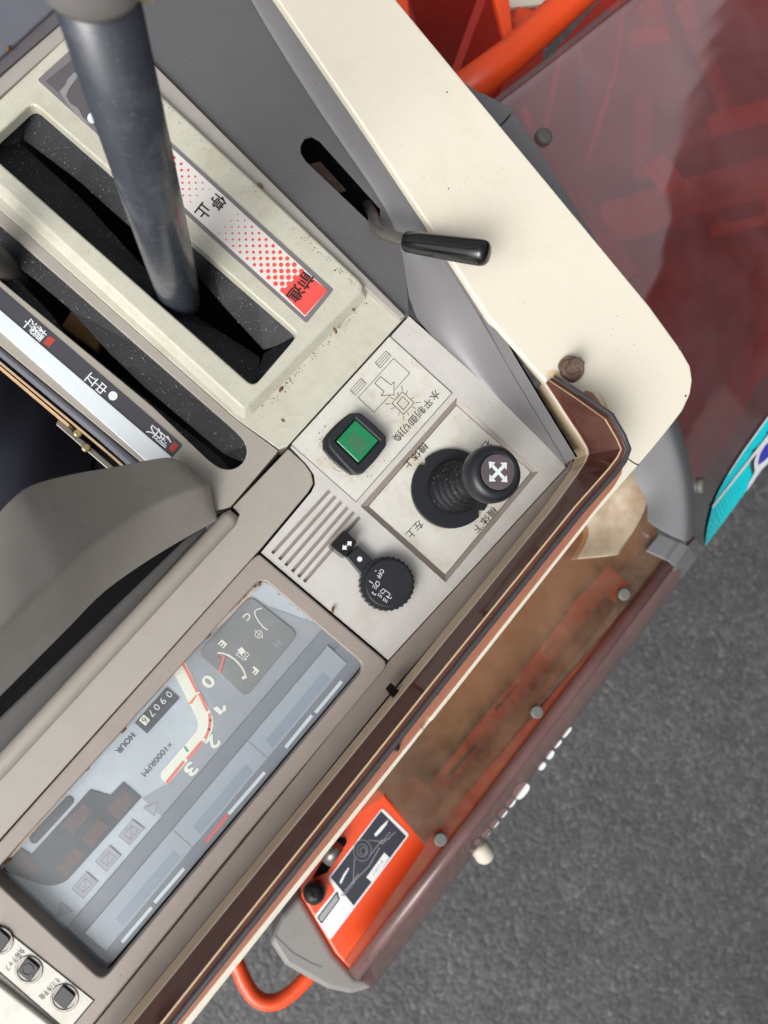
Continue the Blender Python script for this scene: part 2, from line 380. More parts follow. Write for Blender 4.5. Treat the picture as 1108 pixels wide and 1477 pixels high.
def off2(pts, d):
    """offset an open 3-D path horizontally to its right-hand side by d mm"""
    out = []
    for i in range(len(pts)):
        t = pts[min(i+1, len(pts)-1)]-pts[max(i-1, 0)]; t.z = 0; t.normalize()
        out.append(pts[i]+Vector((t.y, -t.x, 0))*d/1000)
    return out
up = lambda p, dz: p+Vector((0, 0, dz/1000))

# ================================================================== SETTING
g = bpy.data.meshes.new('ground')
g.from_pydata([(-60, -60, -1.15), (60, -60, -1.15), (60, 60, -1.15), (-60, 60, -1.15)], [], [(0, 1, 2, 3)])
ground = link('ground', g, m_asph); ground['kind'] = 'structure'

# ================================================================== CONTROL CONSOLE
con = thing('control_console', 'weathered beige and silver control console of the machine with lever slots, stickers and switches', 'console', P(420, 760, -60))
# dark chassis under the openings
prism('chassis', [(-160, 150), (120, -60), (560, 430), (838, 655), (590, 985), (60, 1620), (-160, 1620), (-160, 1330), (-90, 1230), (0, 1110), (336, 744), (225, 694), (140, 628), (-90, 440), (-160, 380)], -62, 8, m_void, con)

# --- main lever plate
OPEN = rnd([(47, 147), (431, 482), (366, 558), (-25, 213)], 13, 4)
OPEN_B = [(47, 135), (445, 482), (366, 572), (-45, 213)]
prism('lever_plate', [(112, 14), (578, 461), (588, 453), (415, 643), (403, 648), (341, 604), (-90, 222), (-90, 200)], 0, 24, m_plate, con, holes=[OPEN_B], bevel=.6)
prism('slot_bezel', [(119, 33)] + [(516, 403), (522, 411), (521, 420)] + [(358, 585), (352, 588), (346, 584)] + [(-66, 206)],
      8, 8.2, m_plate, con, holes=[OPEN], bevel=1.6, seg=3, draft=5.0, hdraft=-.6)
prism('edge_strip', [(95, -35), (225, 95), (585, 455), (577, 461), (420, 320), (233, 141), (121, 33), (70, -14)], 3.5, 20, m_strip, con, bevel=1.0)
prism('edge_strip', [(-90, 190), (87, 34), (116, 8), (126, 21), (118, 30), (97, 52), (-90, 219)], 4.0, 20, m_strip, con, bevel=1.0)
prism('step_strip', [(-90, 161), (0, 84), (76, 15), (100, -8), (114, 7), (87, 32), (0, 107), (-90, 188)], 6, 24, m_darkpur, con, bevel=.4)
prism('side_shelf', [(-90, 158), (0, 82), (76, 13), (110, -20), (90, -60), (-90, -60)], 9, 30, m_bluegy, con, bevel=1.5)

# rubber flaps of the wide slot (slope down to the slit)
def flap(name, outer, inner, zo, zi, mat, th=3.):
    bm = bmesh.new(); a = [bm.verts.new(P(x, y, zo)) for x, y in outer]; b = [bm.verts.new(P(x, y, zi)) for x, y in inner]
    for i in range(len(a)-1): bm.faces.new((a[i], a[i+1], b[i+1], b[i]))
    o = bm_obj(name, bm, mat, con)
    s = o.modifiers.new('thickness', 'SOLIDIFY'); s.thickness = th/1000; s.offset = -1
    bev(o, .6, 2); return o
flap('rubber_flap', [(36, 140), (120, 205), (200, 276), (300, 362), (372, 424), (445, 486)], [(33, 201), (114, 262), (183, 324), (274, 385), (320, 440), (380, 505)], 1, -13, m_rubber)
flap('rubber_flap', [(-40, 205), (60, 290), (150, 372), (250, 458), (310, 512), (372, 566)], [(30, 206), (120, 288), (196, 372), (268, 446), (318, 478), (376, 515)], 1, -13, m_rubber)
flap('rubber_flap', [(436, 478), (360, 567)], [(383, 507), (379, 513)], .5, -11.5, m_rubber)
flap('rubber_flap', [(-42, 226), (44, 138)], [(28, 206), (33, 198)], .5, -11.5, m_rubber)

# label strip beside the wide slot
lab = prism('label_strip', rnd([(100, 73), (481, 418), (442, 466), (54, 115)], 3, 2), 8.6, .5, m_labelgy, con)
Z1 = 9.0
def along(a, b, t): return (a[0]+(b[0]-a[0])*t, a[1]+(b[1]-a[1])*t)
LA, LB, LC, LD = (106, 84), (473, 419), (440, 457), (66, 117)      # inner field of the label
def lq(t0, t1): return [along(LA, LB, t0), along(LA, LB, t1), along(LD, LC, t1), along(LD, LC, t0)]
flat('dark_field', [lq(0, .26)], Z1, m_darkpur, lab)
flat('white_field', [lq(.26, 1)], Z1, m_lblwht, lab)
flat('red_field', [[(437, 390), (473, 419), (440, 455), (406, 421)]], Z1+.15, m_redink, lab)
dots = []
for i in range(-6, 30):
    for j in range(-6, 34):
        x = 250+9.6*i+.6*j; y = 209+9.1*j
        ax = Vector((LB[0]-LA[0], LB[1]-LA[1])); q = Vector((x-LA[0], y-LA[1])); t = q.dot(ax)/ax.length_squared
        nrm = Vector((-ax.y, ax.x)).normalized(); d = q.dot(nrm)
        if not (.30 < t < .925 and 2.5 < d < 45): continue
        r = 4.0*max(0, min(1, abs(t-.60)/.33))**.8          # largest at both ends, vanishing at the middle word
        if r < .8 or (Vector((x, y))-Vector((304, 298))).length < 25: continue
        dots.append(disc((x, y), r, 12))
rdo = flat('red_dots', dots, Z1+.12, m_redink, lab); rdo['kind'] = 'stuff'
text('lettering', '停', (315, 291), 22, Z1+.2, m_ink, lab, right=(-.62, .78), length=20, bold=.016)
text('lettering', '止', (294, 305), 21, Z1+.2, m_ink, lab, right=(-.62, .78), length=20, bold=.016)
text('lettering', '前進', (433.5, 414.5), 22, Z1+.3, m_ink, lab, right=(-.585, .81), length=46, bold=.022)
flat('worn_patch', [zoomed((0, 0), 4.617, [(495, 480), (525, 500), (460, 590), (440, 640), (470, 690), (520, 720), (560, 790), (610, 830), (580, 820), (500, 760), (440, 680), (395, 610), (440, 560), (450, 530)])], Z1+.2, m_greyink, lab)
flat('dot_mark', [disc((134, 170), 8)], Z1+.25, m_white, lab)

# --- narrow slot plate, its flaps, label and white band
SLOT2 = rnd([(-60, 272), (340, 622), (352, 635), (357, 650), (352, 667), (338, 677), (320, 677), (303, 666), (220, 586), (19, 420), (-60, 354)], 10, 3)
prism('slot_plate', [(-90, 222), (341, 605), (402, 650), (333, 731), (300, 740), (215, 676), (0, 498), (-90, 424)], -1, 22, m_taupe, con, holes=[SLOT2], bevel=.8)
flap('rubber_flap', [(-70, 262), (100, 412), (200, 499), (300, 586), (364, 642), (364, 672)], [(-62, 318), (48, 402), (100, 446), (160, 512), (210, 560), (322, 655)], -4, -9, m_rubber)
flap('rubber_flap', [(-70, 370), (14, 428), (100, 500), (216, 594), (296, 672), (340, 686)], [(-66, 340), (20, 396), (74, 452), (100, 488), (160, 534), (318, 660)], -5, -10, m_rubber)
prism('brown_slat', [(88, 470), (110, 436), (146, 492), (140, 506)], -26, 8, m_wood, con, bevel=1)
dk = prism('charcoal_label', rnd([(-90, 337), (264, 642), (247, 661), (-90, 370)], 4, 3), -.6, .5, m_dklabel, con)
text('lettering', '倒伏', (230, 629), 38, -.4, m_white, dk, right=(-.66, .75), vertical=True, length=17, bold=.01)
text('lettering', '中立', (139.5, 554), 35, -.4, m_white, dk, right=(-.66, .75), vertical=True, length=16, bold=.01)
text('lettering', '標準', (50, 475), 37, -.4, m_white, dk, right=(-.66, .75), vertical=True, length=18, bold=.01)
flat('dot_mark', [disc((163, 571), 6.6)], -.4, m_white, dk)
flat('red_mark', [[(71, 484.5), (80.5, 490), (71, 501), (62, 494.5)]], -.4, m_redmark, dk)
flat('red_mark', [[(251, 637), (258, 642.5), (249.5, 653), (243, 647.5)]], -.4, m_redmark, dk)
prism('white_band', [(-90, 369), (248, 659), (236, 668), (214, 668), (-90, 398)], .2, 1.6, m_bandwht, con, bevel=.5)
prism('rail_trim', [(-90, 425), (140, 615), (220, 682), (212, 696), (140, 632), (0, 514), (-90, 440)], -3, 12, m_bluegy, con, bevel=2.5, seg=3)
prism('metal_edge', [(-90, 446), (150, 646), (205, 694), (203, 698), (150, 650), (-90, 450)], -12, 20, m_gold, con)
prism('metal_edge', [(-90, 452), (100, 612), (98, 616), (-90, 457)], -22, 30, m_gold, con)

# --- switch plate with vent slots and sunken joystick field
VENT = []
for a, b in zip([(476, 707), (484.5, 715), (493, 723), (502, 731), (511, 738), (519, 745.5)],
                [(393, 798), (403, 807), (412, 815.5), (421.5, 824.5), (430.5, 832), (439, 839)]):
    d = (Vector(b)-Vector(a)).normalized(); n = Vector((-d.y, d.x))*2.5
    VENT.append([tuple(Vector(a)+n), tuple(Vector(b)+n), tuple(Vector(b)-n), tuple(Vector(a)-n)])
FR_O = [(659, 573), (776, 681), (643, 840), (520, 730)]
FR_I = [(658.5, 584), (766.5, 681), (642.5, 829.5), (531, 730)]
sw = prism('switch_plate', [(590, 456), (812, 655), (820, 664), (817, 673), (560, 952), (376.5, 797), (449, 710), (455, 698), (453, 684), (442, 669), (419, 645)], 0, 22, m_silver, con, holes=VENT+[FR_O], bevel=.7)
for v in VENT:
    flat('vent_floor', [[(p[0], p[1]) for p in inset2] for inset2 in [v]], -2.2, m_bezel, sw)
bmf = bmesh.new()
o_ = [bmf.verts.new(P(x, y, .05)) for x, y in FR_O]; i_ = [bmf.verts.new(P(x, y, -2.6)) for x, y in FR_I]
for k in range(4): bmf.faces.new((o_[k], o_[(k+1) % 4], i_[(k+1) % 4], i_[k]))
bm_obj('recess_frame', bmf, m_bezel, con)
jp = prism('joystick_plate', [(658.5, 585), (765.5, 681), (642.5, 828.5), (532, 730)], -2.2, 3, m_sticker, con)
for s, c, ln in (('機体上', (600, 657.5), 45), ('左上', (598.7, 764), 29), ('機体下', (700, 750), 44), ('右上', (697, 648), 30)):
    text('lettering', s, c, 12.5, -2.0, m_ink, jp, right=(-.68, .73), length=ln)
st = prism('sticker', [(562, 485), (652, 567), (513.5, 724), (420, 641)], .45, .5, m_sticker, con)
L5 = lambda pts: zoomed((500, 500), 5.54, pts)
ic = []
for q in ([(315, 35), (355, 72), (270, 170), (230, 130)], [(115, 255), (157, 293), (70, 388), (28, 350)]):
    ic += ribbon(L5(q), .7, True)
    for t in (.33, .66): ic += ribbon(L5([along(q[0], q[1], t), along(q[3], q[2], t)]), .7)
ic += ribbon(L5([(390, 340), (505, 210), (375, 95), (92, 408), (220, 525), (345, 390)]), .7)
ic += ribbon(L5([(270, 240), (355, 305), (380, 280), (378, 385), (275, 390), (300, 360), (225, 293)]), .8, True)
ic += ribbon(L5([(447, 360), (540, 450), (455, 543), (362, 453)]), .8, True)
ic += ribbon(L5([(447, 400), (500, 450), (455, 505), (403, 453)]), .8, True)
for a, b in (((440, 312), (447, 350)), ((487, 350), (476, 380)), ((540, 405), (515, 417)), ((597, 445), (552, 447)), ((555, 495), (525, 482)), ((500, 550), (487, 530)),
             ((458, 590), (457, 555)), ((413, 553), (425, 528)), ((355, 495), (382, 488)), ((312, 457), (352, 458)), ((350, 405), (378, 420)), ((405, 365), (415, 390))):
    ic += ribbon(L5([a, b]), .7)
flat('switch_diagram', ic, .65, m_ink, st)
flat('border_line', ribbon([(562, 485), (652, 567), (513.5, 724), (420, 641)], .8, True), .6, m_ink, st)
text('lettering', '水平制御切換', (601, 600), 13, .65, m_ink, st, right=(-.665, .747), length=94)

# --- taupe panel, bead, channel on the left
prism('side_panel', [(416, 647), (439, 668), (449, 682), (452, 697), (446, 708), (375, 793), (0, 1211), (-90, 1311), (-90, 1210), (0, 1112), (346, 742), (336, 731)], 0, 20, m_taupe, con, bevel=.8)
tube('bead', [P(338, 741, -1), P(330, 750, -1), P(0, 1107, -1), P(-90, 1204, -1)], [4, 6.2, 6.2, 6.2], m_taupe, con, 20)
prism('channel_wall', [(320, 741), (268, 776), (0, 1034), (-90, 1120), (-90, 1200), (0, 1100)], -12, 12, m_chan, con, bevel=2)
prism('channel_floor', [(372, 735), (200, 620), (-220, 380), (-220, 1480), (-60, 1230), (30, 1130)], -340, 8, m_void, con)

# --- ledge toward the guard
bml = bmesh.new()
ta = [P(x, y, -.6) for x, y in [(823, 664), (819, 674), (563, 952), (354, 1212), (135, 1481), (50, 1585)]]
tb = [P(x, y, -4) for x, y in [(838, 668), (832, 688), (573, 987), (380, 1227), (168, 1485), (84, 1589)]]
loft('ledge', [ta, tb], m_bezel, con, smooth=False, thick=3)

# ================================================================== INSTRUMENT CLUSTER
clu = thing('instrument_cluster', 'taupe framed instrument cluster with fuel gauge, rev scale and hour counter under dusty lens', 'instrument cluster', P(280, 1110, -20))
GO = rnd([(377, 832), (528, 961), (148, 1415), (-14, 1264)], 16, 5)
STRIP = [(-90, 1263), (136, 1443), (98, 1488), (-90, 1325)]
prism('bezel', [(374, 799), (548, 946), (556, 953), (557, 961), (553, 968), (352, 1209), (134, 1478), (48, 1582), (-95, 1582), (-95, 1320), (0, 1214), (364, 806)],
      2, 24, m_bezel, clu, holes=[GO], bevel=1.6, seg=3)
ZF = -14
GF = [(378, 818), (545, 961), (148, 1432), (-34, 1262)]
face = prism('dial_face', GF, ZF, 3, m_face, clu)
prism('lens', [(377, 824), (536, 961), (148, 1422), (-22, 1264)], -8.4, 1.0, g_lens, clu)
flat('wall_shade_strip', ribbon([(505, 934), (520, 948), (523, 960), (518, 969), (153, 1403), (147, 1407), (137, 1403), (60, 1335)], 5), -8.0, m_void, clu)  # black strip paints the shade on the opening's right and bottom walls
Z8 = lambda pts: zoomed((200, 800), 2.638, pts)
Z2 = lambda pts: zoomed((150, 940), 6.156, pts)
Z3 = lambda pts: zoomed((0, 1100), 4.617, pts)
Zs = lambda pts: zoomed((280, 830), 7.914, pts)
prism('grey_field', [(268, 945), (300, 918), (362, 866), (470, 905), (236, 1180), (205, 1152), (241, 1131), (309, 1050), (307, 1030), (286, 996)], ZF+.4, .6, m_facegy, clu)
gp = prism('gauge_panel', rnd([(361, 859), (431, 914), (354, 1007), (285, 942)], 12, 5), ZF+1.6, 1.4, m_facedk, clu, bevel=.6)
zz = ZF+1.8
text('lettering', 'E', Zs([(325, 783)])[0], 10.5, zz, m_facecr, gp, length=9, bold=.03)
text('lettering', 'F', Zs([(692, 1088)])[0], 10.5, zz, m_facecr, gp, length=9, bold=.03)
text('lettering', 'C', Zs([(605, 470)])[0], 10, zz, m_facecr, gp, length=10, bold=.02)
text('lettering', 'H', Zs([(955, 780)])[0], 9, zz, m_facegy, gp, length=9, bold=.01)
sca1 = ribbon(Zs([(275, 885), (330, 890), (400, 915), (460, 955), (515, 1010), (555, 1065), (580, 1120), (588, 1160)]), 2.6)
sca1 += [Zs([(540, 1160), (590, 1140), (610, 1165), (560, 1190)])]
sca2 = ribbon(Zs([(770, 375), (710, 390), (690, 425), (700, 460), (740, 530), (790, 590), (835, 620)]), 1.8)
fuel = ribbon(Zs([(480, 900), (510, 880), (600, 960), (570, 965)]), 1.0, True) + ribbon(Zs([(580, 900), (605, 875), (630, 905), (600, 935)]), .9, True) + [Zs([(545, 815), (590, 870), (545, 905), (495, 855)])]
oil = ribbon(zoomed((280, 830), 7.914, disc((740, 672), 42, 14)), 1.1, True) + ribbon(Zs([(690, 625), (790, 715)]), .9) + ribbon(Zs([(725, 700), (765, 645)]), .9)
flat('scale_print', sca1, zz, m_facecr, gp); flat('scale_print', sca2, zz, m_facecr, gp); flat('fuel_symbol', fuel, zz, m_facecr, gp); flat('oil_symbol', oil, zz, m_facecr, gp)
flat('red_tick', [Zs([(265, 905), (300, 900), (305, 940), (275, 950)])], zz+.1, m_redmark, gp)
prism('gauge_needle', Zs([(335, 920), (357, 920), (300, 1115), (270, 1115)]), zz+1, .8, m_facern, clu)
# rev scale
flat('rev_band', [Z2([(700, 85), (728, 100), (850, 360), (935, 505), (965, 570), (972, 620), (962, 700), (930, 760), (890, 798), (560, 1182), (505, 1120), (505, 1075), (790, 745), (828, 690), (836, 640), (815, 575), (660, 265), (612, 190)])], ZF+.7, m_facecr, clu)
red = []
for seg in ([(706, 112), (828, 352)], [(850, 378), (918, 520)], [(938, 556), (944, 610), (934, 690), (902, 765)], [(868, 802), (742, 950)], [(708, 978), (558, 1162)]):
    red += ribbon(Z2(seg), 4.4)
flat('rev_marks', red, ZF+.85, m_facern, clu)
flat('rev_pointer', [Z2([(752, 460), (780, 466), (826, 392), (815, 385)])], ZF+1.2, m_orange2, clu)
flat('green_mark', [Z2([(705, 842), (725, 838), (756, 885), (735, 892)])], ZF+.9, m_teal2, clu)
for s, c in (('0', (927, 265)), ('2', (970, 805)), ('3', (772, 1045))):
    text('lettering', s, Z2([c])[0], 19, ZF+.9, m_facecr, face, length=17, bold=.03)
flat('lettering', [Z2([(972, 505), (1004, 482), (1060, 532), (1032, 562)]), Z2([(1060, 532), (1086, 522), (1080, 474), (1058, 478), (1052, 512)])], ZF+.9, m_facecr, face)
text('lettering', 'HOUR', Z2([(190, 815)])[0], 9, ZF+.3, m_ink, face, length=36, bold=.03)
text('lettering', '×1000RPM', Z2([(470, 955)])[0], 8.5, ZF+.3, m_ink, face, length=61)
cnt = prism('hour_counter', [(240, 992), (258.6, 1007.5), (212, 1058.5), (194, 1043)], ZF+1.2, 1.2, m_warn, clu, bevel=.4)
flat('counter_window', [[(240, 994), (252, 1004), (206, 1052), (196, 1043)]], ZF+1.35, m_ink, cnt)
flat('counter_tile', [[(207.5, 1030.5), (217, 1038.5), (210, 1047), (200.5, 1039)]], ZF+1.5, m_facecr, cnt)
for s, c in (('0', (244, 1001.5)), ('9', (235, 1011)), ('0', (226.3, 1020)), ('7', (218.5, 1029))):
    text('digit', s, c, 10, ZF+1.6, m_white, cnt, length=7)
text('digit', '6', (208.8, 1039), 9, ZF+1.65, m_ink, cnt, length=6)
# warning lamps
wp = prism('warning_panel', Z3([(820, 130), (940, 235), (480, 750), (455, 778), (420, 800), (375, 815), (330, 820), (285, 815), (240, 800), (10, 718), (140, 570), (205, 615), (600, 180), (730, 220)]), ZF+.8, .8, m_warn, clu)
for q in ([(560, 270), (620, 320), (490, 475), (415, 415)], [(650, 365), (730, 420), (605, 570), (540, 520)], [(825, 180), (900, 240), (785, 380), (710, 320)], [(500, 560), (560, 610), (440, 755), (370, 710)], [(150, 590), (260, 700), (210, 760), (90, 690)]):
    w = flat('lamp_window', [Z3(q)], ZF+1.0, m_warnbr, wp)
c = [(360, 470), (450, 520), (320, 670), (250, 615)]; flat('lamp_window', [Z3(c)], ZF+1.0, m_warndk, wp)
a, b = Vector((460, 255)), Vector((228, 508)); d = (b-a).normalized(); n = Vector((-d.y, d.x))*33
cap = [tuple(a+n), *[tuple(a+n*math.cos(t)-d*33*math.sin(t)) for t in (.5, 1.0, 1.57, 2.1, 2.6)], tuple(a-n), tuple(b-n), *[tuple(b-n*math.cos(t)+d*33*math.sin(t)) for t in (.5, 1.0, 1.57, 2.1, 2.6)], tuple(b+n)]
flat('dark_pill', [Z3(cap)], ZF+.5, m_warn, clu)
for q in ([(880, 380), (960, 440), (865, 550), (790, 490)], [(730, 555), (805, 620), (710, 725), (635, 660)], [(575, 730), (650, 795), (555, 905), (480, 840)]):
    o = prism('indicator', Z3(q), ZF+.6, .6, m_lilac, clu)
    cc = (sum(p[0] for p in q)/4, sum(p[1] for p in q)/4)
    flat('symbol', ribbon(Z3([along(cc, p, .55) for p in q]), .8, True) + ribbon(Z3([along(cc, q[0], .5), along(cc, q[2], .5)]), .8), ZF+.75, m_lilacdk, o)
    flat('outline', ribbon(Z3(q), .7, True), ZF+.75, m_lilacdk, o)
for q in ([(1050, 265), (1030, 355), (955, 300)], [(405, 930), (480, 990), (380, 1025)]):
    o = flat('direction_arrow', [Z3(q)], ZF+.5, m_lilac, clu); flat('outline', ribbon(Z3(q), .7, True), ZF+.65, m_lilacdk, o)
# long stepped window along the front
prism('front_step', [(470, 902), (545, 960), (148, 1430), (78, 1360), (88, 1348)], ZF+2.2, 2.2, m_ridge, clu, bevel=.6)
prism('grey_step', [(492, 926), (530, 960), (150, 1414), (112, 1366)], ZF+3.4, 1.2, m_ridge, clu, bevel=.5)
win = prism('display_window', [(473, 931), (501, 957), (153, 1372), (122, 1346)], ZF+4.2, 1.0, m_ridgelt, clu, bevel=.4)
for t0, t1 in ((.06, .30), (.38, .60), (.68, .92)):
    A, B, C_, D_ = (487, 944), (498, 955), (150, 1369), (139, 1358)
    flat('display_segment', [[along(A, D_, t0), along(B, C_, t0), along(B, C_, t1), along(A, D_, t1)]], ZF+4.35, m_ridgebl, win)
for t in (.33, .64): flat('divider', ribbon([along((473, 931), (122, 1346), t), along((501, 957), (153, 1372), t)], 1.0), ZF+4.4, m_ridge, win)
for a, b, mt in (((492, 984), (456, 1027), m_white), ((449, 1033), (413, 1077), m_white), ((381, 1115), (331, 1173), m_white), ((329, 1175), (298, 1213), m_redink), ((264.6, 1254), (224, 1301), m_white), ((218, 1310), (177, 1358), m_white)):
    flat('bar_mark', ribbon([a, b], 5), ZF+3.7, mt, clu)

# small button strip below the cluster
bs = prism('button_strip', [(-88, 1266), (134, 1443), (98, 1486), (-88, 1324)], 2.6, .6, m_sticker, con)
prism('strip_border', [(-88, 1262), (137, 1443), (98, 1490), (-88, 1328)], 2.25, .2, m_ink, con)
text('lettering', '負荷/チャフ', (21.5, 1384), 9.5, 2.8, m_ink, bs, right=(-.625, .78), length=37)
text('lettering', 'モミ/水平角', (72, 1426), 9.5, 2.8, m_ink, bs, right=(-.69, .72), length=38)
prism('corner_plate', [(-95, 1350), (0, 1421), (74, 1479), (180, 1562), (100, 1600), (-95, 1600)], 5, 5, m_sticker, con, bevel=1.5, seg=3)

# ================================================================== SMALL PUSH BUTTONS
for (cx, cy), tag in (((-1.5, 1357.5), 'small square black push button cut off by the left picture edge'),
                      ((41, 1399.5), 'small square black push button with a round dimple in its cap'),
                      ((92.5, 1440), 'small plain square black push button nearest the strip end')):
    t = thing('push_button', tag, 'button', P(cx, cy, 1), 'small push buttons on the strip under the cluster')
    ring = disc((cx, cy), 20.5, 28)
    prism('collar', ring, 3.4, .9, m_steel, t, holes=[disc((cx, cy), 16.5, 28)], bevel=.2)
    prism('well', disc((cx, cy), 17, 24), 2.9, .3, m_steel, t)
    cp = prism('cap', rnd([(cx-2, cy-19), (cx+16.5, cy-3), (cx+1.5, cy+18), (cx-17, cy+2)], 4, 3), 5, 2.2, m_black, t, bevel=.5)
    if cx == 41:
        prism('dimple_ring', disc((cx-1, cy-.5), 9, 24), 5.3, .4, m_black, t, holes=[disc((cx-1, cy-.5), 7, 24)], bevel=.15)

# ================================================================== GREEN PUSH BUTTON
t = thing('illuminated_button', 'square black push button with translucent green lens set in the cream sticker', 'button', P(511, 640, 0))
def bulge(q, k):
    out = []
    cxx = sum(p[0] for p in q)/4; cyy = sum(p[1] for p in q)/4
    for i in range(4):
        a, b = Vector(q[i]), Vector(q[(i+1) % 4]); o = ((a+b)/2-Vector((cxx, cyy))).normalized()
        for j in range(1, 8):
            s = j/8; out.append(tuple(a.lerp(b, s)+o*k*math.sin(math.pi*s)))
    return out
prism('base', bulge([(512, 591), (560, 637), (513, 690), (460, 641)], 4), 3.2, 3.2, m_black, t, bevel=.8)
prism('housing', bulge([(514, 590), (563, 635), (517, 689), (469, 637)], 1.5), 10, 7, m_black, t, holes=[[(513, 603.5), (548, 635), (517.5, 669.5), (483, 636)]], bevel=1.2, seg=3)
ln = prism('lens', [(513, 605), (546.6, 635), (517.4, 667.8), (484.6, 636)], 9.0, 5, m_green, t, bevel=.9)
flat('diffuser_grid', [[(511, 622), (532, 641), (519, 658), (499, 637)]], 9.1, m_greendk, ln)

# ================================================================== JOYSTICK
t = thing('joystick', 'black joystick with ribbed rubber boot and white four-way arrows on its round knob', 'joystick', P(651, 705, -2))
ro = []
for i in range(96):
    a = 2*math.pi*i/96; r = 57.5
    for na in (math.radians(222), math.radians(38)):
        if abs((a-na+math.pi) % (2*math.pi)-math.pi) < .07: r = 51
    ro.append((651+r*math.cos(a), 704.5+r*math.sin(a)))
prism('base_ring', ro, 1.0, 3.2, m_black, t, bevel=.5)
b0, b1 = P(655, 703, 1), P(712, 683, 62)
ax = b1-b0
prof = [(0, 19.5), (.03, 19.5)]
for i in range(5):
    s0 = .05+i*.085; r = 18.3-i*1.9
    prof += [(s0, r), (s0+.03, r+.5), (s0+.06, r-.2), (s0+.075, r-2.0)]
prof += [(.50, 9.2), (.62, 8.4), (.8, 8.0)]
tube('rubber_boot', [b0+ax*s for s, r in prof], [r for s, r in prof], m_rubber, t, 40, axis=ax.normalized())
kp = [(.70, 9.0), (.74, 13.5), (.80, 17.0), (.88, 18.6), (.97, 18.8), (1.04, 18.0), (1.085, 16.0), (1.10, 13.6), (1.09, 11.7), (1.08, 11.4)]
tube('knob', [b0+ax*s for s, r in kp], [r for s, r in kp], m_black, t, 48, axis=ax.normalized())
pc = b0+ax*1.094; nz = ax.normalized(); ex = (Vector((1, 0, 0))-nz*nz.x).normalized(); ey = nz.cross(ex)
m_capd = M('faded_cap', (104, 92, 98), .45, .8, .2, 120, .4, 500, (150, 140, 140))
tube('cap_disc', [pc-nz*.002, pc+nz*.0002], [11.3, 11.3], m_capd, t, 40)
bm = bmesh.new()
for k in range(4):
    a = math.radians(45+90*k)
    for pts in ([(-1.1, -1.1), (6.2, -1.1), (6.2, 1.1), (-1.1, 1.1)], [(5.4, -3.1), (9.0, 0), (5.4, 3.1)]):
        bm.faces.new([bm.verts.new(pc+nz*(.0005+.00002*k)+(ex*(x*math.cos(a)-y*math.sin(a))+ey*(x*math.sin(a)+y*math.cos(a)))/1000) for x, y in pts])
bm_obj('arrow_emblem', bm, m_white, t)

# ================================================================== ROTARY LIGHT SWITCH
t = thing('rotary_switch', 'round knurled black light switch marked OFF with a short paddle arm', 'switch', P(558, 842, 0))
kn = []
for i in range(120):
    a = 2*math.pi*i/120; r = 40 if (i//2) % 2 else 38.3
    kn.append((558.5+r*math.cos(a), 842+r*math.sin(a)))
prism('knurled_rim', kn, 8.5, 8.5, m_black, t, bevel=.3)
kt = prism('knob_top', disc((561.5, 841.5), 35, 48), 12, 4, m_black, t, bevel=1.0, seg=3)
Zd = lambda pts: zoomed((420, 680), 5.036, pts)
text('lettering', 'OFF', Zd([(648, 743)])[0], 6.5, 12.25, m_white, kt, right=(-.5, .86), length=13.5)
text('lettering', '2', Zd([(602, 888)])[0], 6, 12.25, m_white, kt, right=(-.6, .8))
mk = ribbon(Zd([(568, 795), (592, 812)]), 1) + ribbon(Zd([(612, 815), (622, 797), (640, 805), (640, 825), (630, 838), (612, 815)]), .8)
mk += sum([ribbon(Zd([(602+i*10, 822+i*8), (592+i*12, 840+i*8)]), .8) for i in range(3)], [])
mk += ribbon(Zd([(655, 880), (648, 870), (668, 852), (720, 890), (700, 918)]), .8) + ribbon(Zd([(655, 880), (670, 888), (680, 870)]), .8) + ribbon(Zd([(690, 905), (722, 925), (730, 912)]), .8)
mk += sum([ribbon(Zd([(640+i*10, 885+i*8), (630+i*12, 903+i*8)]), .8) for i in range(3)], []) + sum([ribbon(Zd([(678+i*10, 918+i*8), (668+i*12, 938+i*8)]), .8) for i in range(3)], [])
mk += [disc(Zd([(615, 722)])[0], .9, 8)]
flat('light_symbols', mk, 12.25, m_white, kt)
arm = prism('arm', [(516, 787), (542, 812), (522, 830), (499, 803)], 7, 7, m_black, t, bevel=.8)
flat('white_dot', [disc((519, 806.5), 3.7, 20)], 7.2, m_white, arm)
pd = prism('paddle', rnd([(497, 764), (515.5, 782), (498, 804), (476, 787)], 4, 3), 12, 12, m_gloss, t, bevel=2.0, seg=3, draft=.8)
for sg in (1, -1):
    dd, nn, c_ = Vector((.76, -.65))*sg, Vector((.65, .76)), Vector((406, 538))
    flat('arrow_mark', [Zd([tuple(c_+dd*a_+nn*b_) for a_, b_ in ((5, -9), (18, -9), (18, -24), (46, 0), (18, 24), (18, 9), (5, 9))])], 12.3, m_white, pd)

